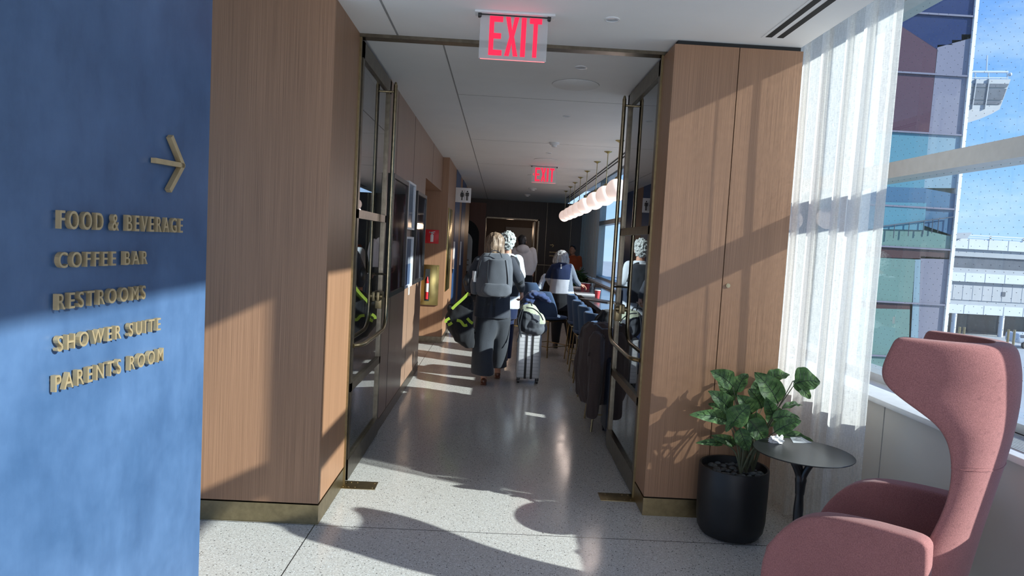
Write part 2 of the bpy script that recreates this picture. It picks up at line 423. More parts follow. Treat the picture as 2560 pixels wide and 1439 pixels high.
def fuse(mb, voxel=.010, smooth=3, fold=0, fscale=6, fz=1.0, seed=0):
    """voxel-fuse the overlapping volumes of mb into one continuous surface"""
    me = mb.mesh(); o = bpy.data.objects.new('tmp', me); COL.objects.link(o)
    r = o.modifiers.new('r', 'REMESH'); r.mode = 'VOXEL'; r.voxel_size = voxel; r.use_smooth_shade = True
    if smooth:
        q = o.modifiers.new('s', 'SMOOTH'); q.factor = .5; q.iterations = smooth
    dg = bpy.context.evaluated_depsgraph_get()
    m2 = bpy.data.meshes.new_from_object(o.evaluated_get(dg))
    bpy.data.objects.remove(o); bpy.data.meshes.remove(me)
    if fold:
        off = Vector((seed*3.1, seed*1.7, seed))
        for v in m2.vertices:
            p = Vector((v.co.x*fscale, v.co.y*fscale, v.co.z*fscale*fz))+off
            v.co += v.normal*(noise.noise(p)*fold + noise.noise(p*2.3)*fold*.45)
    return m2
def struct(name, mb, mat, parent=None, label=None, smooth=True):
    o = mb.build(name, mat, parent, smooth); o['kind'] = 'structure'
    return o
def copy_tree(o, parent=None):
    c = o.copy(); COL.objects.link(c)
    if parent is not None: c.parent = parent
    for ch in list(o.children): copy_tree(ch, c)
    return c

# ================================================================== THE ROOM
LX, RX = -.92, .95        # the two door jamb planes
CZ = 2.82                 # ceiling
XW = 2.5                  # window plane
struct('floor', MB().box(-5, XW+.1, -4, 20.05, -.2, 0), 'terrazzo')
mb = MB()
mb.prism([(-5, -4), (1.69, -4), (1.69, 5.56), (1.92, 20.2), (-5, 20.2)], lambda p: Vector((p[0], p[1], CZ)), lambda p: Vector((p[0], p[1], 3.45)))
struct('ceiling', mb, 'ceiling', smooth=False)
struct('ceiling_window_pocket', MB().box(1.6, XW+.2, -4, 20.2, 3.34, 3.45), 'ceiling')
# left side
struct('wall_left_corner', MB().box(-4.8, LX, 3.656, 4.265, .115, CZ), 'wood', smooth=False)
struct('baseboard_left_corner', MB().box(-4.8, LX+.004, 3.652, 4.27, 0, .108), 'brass', smooth=False)
struct('trim_1', MB().box(LX-.02, LX+.012, 4.265, 4.285, 0, CZ), 'brass')
struct('wall_left_door_pocket', MB().box(-1.8, -1.0, 4.265, 5.44, 0, CZ), 'wood_grey', smooth=False)
struct('wall_left', MB().box(-1.8, LX, 5.44, 8.18, .1, CZ).box(-1.8, LX, 8.18, 10.36, 2.31, CZ), 'wood_grey', smooth=False)
struct('baseboard_left', MB().box(-1.8, LX+.004, 5.44, 8.184, 0, .1), 'brass_dark', smooth=False)
struct('wall_left_recess', MB().box(-1.8, -1.66, 8.18, 10.36, 0, 2.31), 'wood', smooth=False)
struct('wall_left_beyond', MB().box(-2.6, -.82, 10.36, 17.4, .1, CZ), 'wood', smooth=False)
struct('baseboard_left_beyond', MB().box(-2.6, -.816, 10.356, 17.4, 0, .1), 'brass_dark', smooth=False)
for i, (y, z0, x) in enumerate([(5.87, .1, LX), (7.02, .1, LX), (8.9, 2.31, LX), (11.9, .1, -.82), (13.3, .1, -.82), (14.0, .1, -.82)]):
    struct('trim_%d' % (2+i), MB().box(x-.003, x+.0015, y, y+.004, z0, CZ), 'groove')
struct('wall_left_far', MB().box(-2.7, -2.6, 10.4, 20, 0, CZ), 'wood_dark')
# right column between the lounge and the corridor
struct('wall_right_corner', MB().box(RX, 1.326, 4.0, 4.27, .115, 2.795).box(1.331, 1.70, 4.0, 4.27, .115, 2.795).box(1.015, 1.70, 4.27, 5.42, .0, 2.8).box(.985, 1.70, 5.42, 5.56, .115, 2.8), 'wood', smooth=False)
struct('trim_10', MB().box(.97, 1.69, 4.015, 5.54, 0, CZ), 'groove')
struct('baseboard_right_corner', MB().box(RX-.004, 1.70, 3.996, 4.27, 0, .108).box(.981, 1.70, 5.40, 5.564, 0, .108), 'brass', smooth=False)
struct('trim_11', MB().box(RX-.012, RX+.02, 4.27, 4.29, 0, CZ), 'brass')
# header strip on the ceiling
struct('trim_12', MB().box(LX, RX+.02, 4.255, 4.335, 2.80, 2.83), 'brass_dark')
# ceiling joints
struct('trim_13', MB().box(-.695, -.683, -2, 4.255, CZ-.0015, CZ+.01).box(-.428, -.418, 4.335, 20, CZ-.0015, CZ+.01), 'joint')
struct('trim_14', MB().box(-.42, 1.30, 5.84, 5.846, CZ-.001, CZ+.01).box(-.42, 1.5, 8.35, 8.355, CZ-.001, CZ+.01).box(-.42, 1.5, 10.9, 10.905, CZ-.001, CZ+.01), 'joint')
# far end
struct('wall_end', MB().box(-2.7, -.45, 20, 20.15, 0, CZ).box(1.10, XW+.1, 20, 20.15, 0, CZ).box(-.45, 1.10, 20, 20.15, 2.29, CZ), 'wood_dark', smooth=False)
struct('trim_15', MB().box(-.47, -.43, 19.97, 20.16, 0, 2.31).box(1.08, 1.12, 19.97, 20.16, 0, 2.31).box(-.47, 1.12, 19.97, 20.16, 2.27, 2.31), 'brass_dark')
struct('trim_16', MB().box(1.33, 1.34, 19.99, 20.0, 0, CZ).box(2.05, 2.06, 19.99, 20.0, 0, CZ).box(1.12, XW, 19.985, 20.0, .98, 1.0), 'brass_dark')
struct('floor_end_room', MB().box(-3, 2.66, 20.05, 27, -.2, 0), 'terrazzo')
struct('ceiling_end_room', MB().box(-3, 2.66, 20.15, 27, 2.62, 2.75), 'wood_red')
struct('wall_end_room', MB().box(-3, .15, 26.9, 27, 0, 2.65).box(.15, 2.66, 26.9, 27, 0, 2.65), 'wood_dark')
struct('wall_end_room_right', MB().box(2.6, 2.66, 20.16, 27, 0, 2.62), 'wood_dark')
struct('wall_end_room_panel', MB().box(.2, 1.25, 26.8, 26.9, 0, 2.2), 'greyblue')
struct('wall_end_room_left', MB().box(-3, -2.9, 20.15, 27, 0, 2.65), 'wood_red')
# blue plaster wall on the near left
bw0, bw1 = Vector((-.81, 1.9, 0)), Vector((-1.32, -3.9, 0))
bd = (bw0-bw1).normalized(); bn = Vector((bd.y, -bd.x, 0))
mb = MB()
pl = [bw0, bw1, bw1-bn*.14, bw0-bn*.14]
mb.prism([(p.x, p.y) for p in pl], lambda p: Vector((p[0], p[1], 0)), lambda p: Vector((p[0], p[1], CZ)))
struct('wall_blue', mb, 'blue', smooth=False)
# window wall
SILL = .85
struct('wall_window', MB().box(2.17, XW+.12, -4, 20.1, 0, SILL-.03), 'greywall', smooth=False)
struct('trim_18', MB().box(2.13, XW+.12, -4, 20.1, SILL-.03, SILL, .004), 'sill')
for i, y in enumerate([.9, 2.4, 3.66, 5.3]):
    struct('trim_%d' % (19+i), MB().box(2.167, 2.172, y, y+.003, .02, SILL-.03), 'joint')
gr = MB()
for k in range(12): gr.box(2.20+k*.02, 2.206+k*.02, -1.5, 3.25, SILL, SILL+.006)
g = gr.build('vent_grille', 'frame_alu', None, True, (2.3, .9, SILL)); tag(g, 'pale linear vent grille set in the window ledge behind the pink chair', 'grille')
muls = [-3.9, -.93, 2.05, 4.90, 7.94, 10.98, 14.0, 17.2, 20.05]
struct('trim_30', MB().box(2.42, 2.62, -4, 20.1, 3.215, 3.4).box(2.42, 2.62, -4, 20.1, SILL, SILL+.05), 'frame_alu')
for i in range(len(muls)-1):
    y0, y1 = muls[i], muls[i+1]
    w = empty('window_%d' % (i+1), (XW, y0, SILL), kind='structure')
    MB().box(2.46, 2.63, y0-.05, y0+.05, SILL+.05, 3.215).box(2.44, 2.63, y0+.05, y1-.05, 2.135, 2.235).build('window_frame', 'frame_alu', w)
    a = MB().box(2.529, 2.531, y0+.05, y1-.05, SILL+.05, 2.135).build('lower_pane', 'winglass', w)
    b = MB().box(2.529, 2.531, y0+.05, y1-.05, 2.235, 3.215).build('upper_pane', 'winglass', w)

# ------------------------------------------------------------------ the pair of glazed bronze doors
def door(n, sx, xc):
    """sx=+1: leaf on the left (corridor to its +X side)"""
    d = empty('door_%d' % n, (xc, 4.33, 0), kind='structure')
    y0, y1 = 4.31, 5.39; t = .022
    MB().box(xc-t, xc+t, y0, y0+.045, .015, 2.79).box(xc-t, xc+t, y1-.05, y1, .015, 2.79) \
        .box(xc-t, xc+t, y0, y1, 2.69, 2.79).box(xc-t, xc+t, y0, y1, 1.70, 1.755) \
        .box(xc-t, xc+t, y0, y1, .59, .645).box(xc-t-.003, xc+t+.003, y0, y1, .015, .15).build('leaf_frame', 'brass_dark', d)
    for a, b in ((.15, .59), (.645, 1.70), (1.755, 2.69)):
        MB().box(xc-.005, xc+.005, y0+.045, y1-.05, a, b).build('glass_pane', 'glass', d)
    for s in (1, -1):
        x = xc+s*sx*.072 if s == 1 else xc+s*sx*.055
        hp = bezier([(x, 5.27, 2.74), (x, 5.27, 2.0), (x, 5.27, 1.2), (x, 5.265, 1.02), (x, 5.235, .935), (x, 5.15, .892), (x, 5.0, .885), (x, 4.6, .885), (x-s*sx*.005, 4.42, .885), (xc+s*sx*.02, 4.34, .885)], 6)
        h = MB().tube(hp, .0145, 12).ball((x, 5.27, 2.745), (.011, .011, .02)).cyl((xc, 5.27, 2.69), (x, 5.27, 2.69), .008).cyl((xc, 5.3, 1.30), (x, 5.27, 1.30), .007)
        h.build('pull_handle', 'brass_handle' if s == 1 else 'brass_dark', d)
    lk = MB().box(xc-.03, xc+.03, 5.29, 5.385, 1.03, 1.16, .004).box(xc+sx*.018-.008, xc+sx*.018+.014, 5.16, 5.30, 1.10, 1.17, .003).cyl((xc, 5.20, 1.135), (xc+sx*.05, 5.20, 1.135), .019)
    lk.build('lock', 'brass', d)
    return d
door(1, 1, -.925); door(2, -1, .965)
for nm, x0, x1, side in (('l', LX-.005, -.705, 'left'), ('r', .725, RX+.02, 'right')):
    p = MB().box(x0, x1, 4.20, 4.335, 0, .004, .001).build('floor_hinge_plate', 'brass', None, True, ((x0+x1)/2, 4.27, 0))
    tag(p, 'brass pivot plate in the floor at the foot of the %s glazed door' % side, 'floor plate')
    for dx in (.015, .05, .09, .20):
        for dy in (4.225, 4.31):
            x = x0+dx if side == 'left' else x1-dx
            MB().cyl((x, dy, .003), (x, dy, .0055), .005, n=10).build('screw', 'brass_bright', p)
lk = MB().cyl((1.362, 4.0, 1.415), (1.362, 3.992, 1.415), .013, n=24).cyl((1.362, 3.992, 1.415), (1.362, 3.989, 1.415), .008, n=16).build('cupboard_lock', 'brass_bright', None, True, (1.362, 4.0, 1.415))
tag(lk, 'small round brass lock in the right oak column', 'lock')

# ------------------------------------------------------------------ lettering
def text_mesh(txt, size, extrude, spacing=1.25, offset=.012):
    c = bpy.data.curves.new('t', 'FONT'); c.body = txt; c.size = size; c.extrude = extrude/2; c.space_character = spacing; c.offset = offset*size; c.resolution_u = 4
    o = bpy.data.objects.new('t', c); COL.objects.link(o)
    bpy.context.view_layer.update()
    me = bpy.data.meshes.new_from_object(o.evaluated_get(bpy.context.evaluated_depsgraph_get()))
    bpy.data.objects.remove(o); bpy.data.curves.remove(c); return me
def islands(me):
    bm = bmesh.new(); bm.from_mesh(me); seen = set(); res = []
    for v in bm.verts:
        if v in seen: continue
        st = [v]; seen.add(v); grp = []
        while st:
            q = st.pop(); grp.append(q)
            for e_ in q.link_edges:
                w_ = e_.other_vert(q)
                if w_ not in seen: seen.add(w_); st.append(w_)
        n = bmesh.new(); mp_ = {q: n.verts.new(q.co) for q in grp}
        for f_ in {f_ for q in grp for f_ in q.link_faces}: n.faces.new([mp_[q] for q in f_.verts])
        m_ = bpy.data.meshes.new('m'); n.to_mesh(m_); n.free(); res.append(m_)
    bm.free(); return res
def bwall(px, py):
    r = RM @ Vector(((px-1280)/FPX, -(py-719.5)/FPX, -1)); C0 = Vector((0, 0, EYE))
    return C0 + r*((bw0-C0).dot(bn)/r.dot(bn))
for txt, bl, br, th, word in (('FOOD & BEVERAGE', (133, 571), (444, 580), 47, 'topmost'), ('COFFEE BAR', (130, 667), (355, 660), 40, 'second'), ('RESTROOMS', (127, 772), (350, 747), 41, 'third'),
                         ('SHOWER SUITE', (127, 876), (388, 825), 39, 'fourth'), ('PARENTS ROOM', (121, 979), (395, 900), 42, 'lowest')):
    a = bwall(*bl); b = bwall(*br); top = bwall(bl[0]+1, bl[1]-th)
    me = text_mesh(txt, 1, .2, 1.42, .004)
    xs = [v.co.x for v in me.vertices]; ys = [v.co.y for v in me.vertices]; x0, x1 = min(xs), max(xs); h1 = max(ys)
    Wd = (b-a).dot(bd); H = (top.z-a.z); z0 = (a.z+b.z)/2
    dep = .010
    for v in me.vertices:
        u = (v.co.x-x0)/(x1-x0)*Wd; q = v.co.y/.70*H; n = (v.co.z/.1)*dep/2+dep/2+.004
        v.co = Vector((a.x, a.y, 0))+bd*u+bn*n+Vector((0, 0, z0+q))
    me.flip_normals()
    o = empty('wall_lettering', (a.x, a.y, z0), 'raised brass words %s, the %s line on the blue wall' % (txt, word), 'wall lettering', 'directions lettered on the blue wall')
    for pm in islands(me): link_mesh('letter', pm, 'letter', o, False)
A = bwall(445, 413); mbb = MB()
for px, py in ((415, 340), (374, 400), (411, 476)):
    B = bwall(px, py); t = (A-B).normalized(); up = bn.cross(t)
    q = [B-up*.006, A-up*.006+t*.003, A+up*.006+t*.003, B+up*.006]
    mbb.prism(range(4), lambda i: q[i]+bn*.003, lambda i: q[i]+bn*.016)
o = mbb.build('wall_arrow', 'letter', None, False, tuple(A)); tag(o, 'raised brass arrow pointing right above the words on the blue wall', 'arrow')

# ------------------------------------------------------------------ exit signs
LET = {'E': [(0, 0), (1, 0), (1, .14), (.34, .14), (.34, .43), (.9, .43), (.9, .57), (.34, .57), (.34, .86), (1, .86), (1, 1), (0, 1)],
       'X': [(0, 0), (.36, 0), (.52, .34), (.68, 0), (1.04, 0), (.70, .5), (1.04, 1), (.68, 1), (.52, .66), (.36, 1), (0, 1), (.34, .5)],
       'I': [(0, 0), (1, 0), (1, 1), (0, 1)],
       'T': [(.33, 0), (.67, 0), (.67, .86), (1, .86), (1, 1), (0, 1), (0, .86), (.33, .86)],
       '<': [(0, .5), (.75, 1), (1, .85), (.4, .5), (1, .15), (.75, 0)]}
def exit_sign(x0, x1, z0, z1, y, label, chev):
    w = x1-x0
    d = empty('exit_sign', ((x0+x1)/2, y, CZ), label, 'exit sign', 'hanging red exit signs')
    MB().box(x0-.03, x1+.035, y-.035, y+.045, CZ-.012, CZ, .003).build('housing', 'white', d)
    MB().box(x0-.005, x1+.01, y-.008, y+.008, CZ-.016, CZ-.011).build('slot', 'groove', d)
    for x in (x0-.004, x1+.004): MB().box(x-.009, x+.009, y-.02, y+.01, CZ-.03, CZ-.008, .002).build('clamp', 'blackplastic', d)
    MB().box(x0, x1, y-.003, y+.003, z0, CZ-.014, .0015).build('panel', 'acrylic_milky', d)
    MB().box(x0+.008, x1-.008, y-.0032, y+.0032, z0-.0025, z0).build('lit_edge', 'exitedge', d)
    h0, h1 = z0+.08*(z1-z0), z1-.07*(z1-z0); mb = MB()
    for ch, a, b in (('E', .14, .335), ('X', .375, .565), ('I', .61, .68), ('T', .73, .91)):
        poly = LET[ch]
        mb.prism(poly, lambda p: Vector((x0+w*(a+(b-a)*p[0]), y-.0052, h0+(h1-h0)*p[1])), lambda p: Vector((x0+w*(a+(b-a)*p[0]), y-.0032, h0+(h1-h0)*p[1])))
    if chev: mb.prism(LET['<'], lambda p: Vector((x0+w*(.05+.05*p[0]), y-.0052, (h0+h1)/2+.1*(h1-h0)*(2*p[1]-1))), lambda p: Vector((x0+w*(.05+.05*p[0]), y-.0032, (h0+h1)/2+.1*(h1-h0)*(2*p[1]-1))))
    mb.build('letters', 'exitred', d, False)
m = bpy.data.materials.new('acrylic_milky'); m.use_nodes = True; t = m.node_tree; t.nodes.clear()
o_ = t.nodes.new('ShaderNodeOutputMaterial'); a_ = t.nodes.new('ShaderNodeBsdfTransparent'); b_ = t.nodes.new('ShaderNodeBsdfDiffuse'); c_ = t.nodes.new('ShaderNodeMixShader')
b_.inputs[0].default_value = (.75, .75, .75, 1); c_.inputs[0].default_value = .35
t.links.new(a_.outputs[0], c_.inputs[1]); t.links.new(b_.outputs[0], c_.inputs[2]); t.links.new(c_.outputs[0], o_.inputs[0]); M['acrylic_milky'] = m
pa, pb = W(1199, 90, Y=3.73), W(1368, 100, Y=3.73); zt, zb = W(1290, 36, Y=3.73).z, W(1290, 151, Y=3.73).z
exit_sign(pa.x, pb.x, zb, zt, 3.73, 'large clear hanging sign with red letters EXIT before the doorway', False)
pa, pb = W(1329, 435, Y=10.7), W(1391, 438, Y=10.7); zt, zb = W(1360, 417, Y=10.7).z, W(1360, 457, Y=10.7).z
exit_sign(pa.x, pb.x, zb, zt, 10.7, 'small far hanging EXIT sign with arrow, halfway down the corridor', True)

# restroom flag sign
pa = W(1137, 468, Y=12); pb = W(1178, 507, Y=12)
sg = empty('restroom_sign', (-.82, 12, (pa.z+pb.z)/2), 'white square flag sign with woman and man pictograms on left wall', 'restroom sign')
x0, x1, z0, z1 = -.82, -.55, pb.z, pa.z
MB().box(x0, x1, 11.995, 12.005, z0, z1, .002).build('panel', 'white', sg)
def person_icon(mb, cx, zc, h, skirt):
    y0, y1 = 11.990, 11.9945; s = h/2
    mb.cyl((cx, y0, zc+s*.84), (cx, y1, zc+s*.84), s*.15, n=14)
    body = [(-.30, -.1), (-.42, .0), (-.26, .62), (.26, .62), (.42, 0), (.30, -.1), (.2, .35), (.34, -.32), (.14, -.32), (.14, -1), (.03, -1), (.03, -.32), (-.03, -.32), (-.03, -1), (-.14, -1), (-.14, -.32), (-.34, -.32), (-.2, .35)] if skirt else \
           [(-.36, -.12), (-.36, .5), (-.26, .62), (.26, .62), (.36, .5), (.36, -.12), (.24, -.12), (.22, .4), (.19, .4), (.19, -1), (.03, -1), (.03, -.15), (-.03, -.15), (-.03, -1), (-.19, -1), (-.19, .4), (-.22, .4), (-.24, -.12)]
    mb.prism(body, lambda p: Vector((cx+p[0]*s, y0, zc+p[1]*s)), lambda p: Vector((cx+p[0]*s, y1, zc+p[1]*s)))
mb = MB(); person_icon(mb, x0+.115, (z0+z1)/2-.005, .17, True); person_icon(mb, x0+.205, (z0+z1)/2-.005, .17, False)
mb.box(x0+.158, x0+.161, 11.99, 11.9945, z0+.04, z1-.04); mb.build('pictograms', 'blackplastic', sg, False)

# ------------------------------------------------------------------ ceiling fittings
def downlight(x, y, r, label, lit=True):
    d = empty('ceiling_light', (x, y, CZ), label, 'ceiling light', 'small recessed ceiling lights')
    MB().lathe((x, y, CZ), [(r*1.0, 0), (r*1.0, -.005), (r*.78, -.006), (r*.76, 0)], 28).build('rim', 'white', d)
    MB().lathe((x, y, CZ), [(r*.77, -.003), (r*.5, -.001), (.0005, -.0008)], 24).build('reflector', 'silver', d)
downlight(.536, 3.723, .042, 'small recessed ceiling light right of the big EXIT sign, before the doorway')
downlight(.49, 4.74, .045, 'small recessed ceiling fitting just beyond the bronze header strip')
downlight(.567, 6.53, .035, 'small recessed ceiling light beyond the large round speaker cover')
downlight(.59, 9.2, .04, 'small recessed ceiling light between the smoke detector and far EXIT sign')
downlight(.60, 13.6, .05, 'small recessed ceiling light beyond the far EXIT sign')
for x, y, r, lab in ((.51, 5.25, .178, 'large round white ceiling speaker cover nearest the doorway'), (.60, 9.95, .17, 'round ceiling speaker cover just above the far EXIT sign'), (.60, 12.3, .17, 'round ceiling speaker cover beyond the far EXIT sign')):
    o = MB().lathe((x, y, CZ), [(r, 0), (r, -.004), (r*.985, -.006), (.0005, -.006)], 48).build('speaker_cover', 'ceiling', None, True, (x, y, CZ)); tag(o, lab, 'ceiling speaker', 'round ceiling speaker covers')
    MB().lathe((x, y, CZ), [(r*1.012, -.0005), (r*1.0, -.003)], 48).build('shadow_gap', 'joint', o)
def detector(x, y, lab, r=.06):
    d = empty('smoke_detector', (x, y, CZ), lab, 'smoke detector', 'smoke detectors on the ceiling')
    MB().lathe((x, y, CZ), [(r, 0), (r, -.018), (r*.85, -.028), (r*.6, -.03), (.0005, -.03)], 28).build('base', 'white', d)
    MB().lathe((x, y, CZ), [(r*.55, -.03), (r*.5, -.05), (r*.3, -.056), (.0005, -.056)], 24).build('sensor', 'white', d)
detector(.59, 8.25, 'white smoke detector between the door and the far EXIT sign')
detector(.66, 15.2, 'white smoke detector on the dim far ceiling, nearer one', .09)
detector(.62, 17.2, 'white smoke detector on the dim far ceiling, farther one', .08)
def diffuser(x0a, x0b, w, y0, y1, lab):
    d = empty('air_diffuser', (x0a, y0, CZ), lab, 'air diffuser', 'linear slot diffusers')
    def strip(a, b, z0, z1, e0=0, e1=0):
        return [(x0a+a, y0+e0), (x0a+b, y0+e0), (x0b+b, y1-e1), (x0b+a, y1-e1)], z0, z1
    def put(a, b, z0, z1, nm, mat, e=0):
        pl, za, zb = strip(a, b, z0, z1, e, e)
        MB().prism(pl, lambda p: Vector((p[0], p[1], za)), lambda p: Vector((p[0], p[1], zb))).build(nm, mat, d)
    put(0, w, CZ-.003, CZ, 'frame', 'ceiling'); put(w*.12, w*.38, CZ-.0045, CZ-.002, 'slot', 'groove', .02); put(w*.60, w*.86, CZ-.0045, CZ-.002, 'slot', 'groove', .02)
diffuser(1.40, 1.40, .135, -.5, 3.87, 'white air diffuser with two black slots above the pink chair side')
diffuser(1.46, 1.63, .11, 5.7, 17.7, 'long air diffuser with two black slots behind the globe pendants')

# globe pendants
def pendant(x, y):
    d = empty('globe_pendant', (x, y, CZ)); zc = 2.262
    MB().lathe((x, y, CZ), [(.052, 0), (.052, -.003), (.03, -.014), (.010, -.024), (.0075, -.03)], 28).build('canopy', 'brass_gold', d)
    MB().cyl((x, y, CZ-.025), (x, y, zc+.135), .0065, n=10).build('stem', 'brass_bright', d)
    MB().lathe((x, y, zc), [(.008, .155), (.022, .145), (.035, .128), (.037, .118)], 20).build('cap', 'brass', d)
    MB().ball((x, y, zc), .128, 36, 22).build('globe', 'globe', d); return d
PY = [7.80, 8.74, 9.82, 11.1, 12.16, 13.2, 14.2, 15.37]; words = ['nearest', 'second nearest', 'third', 'fourth', 'fifth', 'sixth', 'second farthest', 'farthest']
p0 = pendant(1.30, PY[0])
for i, y in enumerate(PY):
    d = p0 if i == 0 else copy_tree(p0)
    d.location = (1.30+.016*(y-7.8)+.0*i, y, CZ)
    tag(d, 'opal globe pendant on brass stem, %s of eight over the counter' % words[i], 'pendant light', 'row of globe pendants over the counter')
    l = bpy.data.lights.new('pendant_glow', 'POINT'); l.energy = 3; l.color = (1, .8, .7); l.shadow_soft_size = .13
    lo = bpy.data.objects.new('pendant_glow', l); COL.objects.link(lo); lo.location = (d.location.x, y, 2.08)

# ------------------------------------------------------------------ curtains
def curtain(name, x, y0, y1, z0, z1, amp, wl, mat, label, n=170, seed=1):
    rnd = random.Random(seed); bm = bmesh.new(); rows = []
    K = 16; ph = [rnd.uniform(-.6, .6) for _ in range(60)]
    for j in range(K+1):
        z = z0+(z1-z0)*j/K; f = 1-.22*j/K; r = []
        for i in range(n+1):
            y = y0+(y1-y0)*i/n; u = (y-y0)/wl; k = int(u)
            w = sin(2*pi*u+ph[k % 60]*.6)+.28*sin(4*pi*u+ph[k % 60])+.25*sin(2*pi*u*.37+seed)
            dy = .35*wl*sin(4*pi*u+1.2)*.35
            r.append(bm.verts.new((x+amp*w*f, y+dy+.01*sin(z*1.3+k), z)))
        rows.append(r)
    for j in range(K):
        for i in range(n): bm.faces.new((rows[j][i], rows[j][i+1], rows[j+1][i+1], rows[j+1][i]))
    me = bpy.data.meshes.new('c'); bm.to_mesh(me); bm.free()
    o = link_mesh(name, me, mat, None, False, (x, (y0+y1)/2, z0)); me.polygons.foreach_set('use_smooth', [True]*len(me.polygons))
    return tag(o, label, 'curtain')
curtain('sheer_curtain', 1.90, 3.40, 5.2, .015, 3.33, .048, .25, 'curtain', 'sheer white linen curtain in pleats between oak column and window', 260, 3)
curtain('sheer_curtain', 2.26, 15.9, 18.9, .87, 3.0, .045, .22, 'curtain_far', 'grey sheer curtain at the far end beyond the globe pendants', 160, 5)

# ------------------------------------------------------------------ left wall: pictures, cabinet, signs
def picture(y0, y1, z0, z1, proud, fw, fmat, pmat, lab, lower=None):
    d = empty('picture_frame', (LX, (y0+y1)/2, (z0+z1)/2), lab, 'picture', 'framed pictures on the left wall')
    x0, x1 = LX, LX+proud
    MB().box(x0, x1, y0, y0+fw, z0, z1).box(x0, x1, y1-fw, y1, z0, z1).box(x0, x1, y0+fw, y1-fw, z0, z0+fw).box(x0, x1, y0+fw, y1-fw, z1-fw, z1).build('frame', fmat, d)
    zs = z0+fw if lower is None else z0+fw+(z1-z0-2*fw)*.46
    MB().box(x0, x1-.012, y0+fw, y1-fw, zs, z1-fw).build('print', pmat, d)
    if lower: MB().box(x0, x1-.012, y0+fw, y1-fw, z0+fw, zs).build('lower_print', lower, d)
picture(5.50, 6.38, 1.10, 2.10, .05, .035, 'blackplastic', 'art_dark', 'large black framed dark picture nearest the glazed door')
picture(6.50, 7.03, 1.67, 2.13, .035, .02, 'white', 'art_pale', 'small pale framed picture, the upper of two between the black frames')
picture(6.50, 7.03, 1.10, 1.60, .035, .02, 'white', 'art_pale', 'small pale framed picture with blue lower half, below its twin', 'art_blue')
picture(7.10, 7.95, 1.11, 2.08, .05, .035, 'blackplastic', 'art_grey', 'large black framed picture farthest from the door, beside the recess')
o = MB().box(LX, LX+.004, 7.03, 7.10, 1.0, 1.09).build('caption_card', 'white', None, True, (LX, 7.06, 1.0)); tag(o, 'tiny white caption card on the wall under the pictures', 'card')
# extinguisher sign and cabinet on the recess end panel
a, b = W(1064, 573, Y=10.35), W(1096, 609, Y=10.35)
d = empty('extinguisher_sign', ((a.x+b.x)/2, 10.36, (a.z+b.z)/2), 'red square sign with white fire extinguisher pictogram', 'sign')
MB().box(a.x, b.x, 10.350, 10.36, b.z, a.z, .001).build('panel', 'red', d)
cx, cz = (a.x+b.x)/2, (a.z+b.z)/2
MB().box(cx-.022, cx+.022, 10.346, 10.3495, cz-.08, cz+.03, .002).box(cx-.01, cx+.01, 10.346, 10.3495, cz+.03, cz+.055).box(cx-.045, cx+.03, 10.346, 10.3495, cz+.05, cz+.062, rot=Matrix.Rotation(.25, 3, 'Y')).box(cx-.04, cx+.045, 10.346, 10.3495, cz+.062, cz+.072, rot=Matrix.Rotation(-.2, 3, 'Y')).build('pictogram', 'white', d)
a, b = W(1048, 660, Y=10.35), W(1094, 763, Y=10.35); xa, xb = -1.21, b.x
d = empty('extinguisher_cabinet', ((xa+xb)/2, 10.36, b.z), 'polished brass fire extinguisher cabinet with narrow glass slot', 'cabinet')
MB().box(xa, xb, 10.335, 10.36, b.z, a.z, .002).build('frame', 'brass_gold', d)
MB().box(xa+.02, xb-.02, 10.325, 10.336, b.z+.02, a.z-.02, .002).build('door', 'brass_gold', d)
sx0 = W(1064, 700, Y=10.32).x; sx1 = W(1073, 700, Y=10.32).x; sz1 = W(1068, 672, Y=10.32).z; sz0 = W(1068, 752, Y=10.32).z
MB().box(sx0-.008, sx1+.008, 10.320, 10.326, sz0, sz1).build('slot_window', 'groove', d)
o = MB().cyl(((sx0+sx1)/2, 10.318, sz0+.03), ((sx0+sx1)/2, 10.318, sz0+.3), .022, n=14); o = o.cyl(((sx0+sx1)/2, 10.318, sz0+.3), ((sx0+sx1)/2, 10.318, sz0+.37), .020, .006, n=14).build('fire_extinguisher', 'red', d)
MB().cyl(((sx0+sx1)/2, 10.316, sz0+.14), ((sx0+sx1)/2, 10.316, sz0+.27), .0235, n=14).build('extinguisher_label', 'white', d)
o = MB().box(-.82, -.808, 10.55, 11.35, .78, 2.08, .003).build('brass_wall_panel', 'brass_gold', None, True, (-.82, 10.95, .78)); tag(o, 'tall brass access panel on the left wall beyond the recess', 'wall panel')
for n_, (y0, y1, lab) in enumerate(((12.05, 13.25, 'nearer'), (14.05, 15.4, 'farther'))):
    d = empty('door_%d' % (3+n_), (-.82, y0, 0), kind='structure')
    MB().box(-.83, -.812, y0, y1, .02, CZ-.0).build('leaf', 'bluedoor', d)
    o = MB().box(-.81, -.785, y0-.09, y0-.07, 1.08, 1.56).build('door_plate', 'white', None, True, (-.8, y0-.08, 1.3)); tag(o, 'slim white name plate beside the %s blue restroom door' % lab, 'door sign', 'white plates by the blue doors')
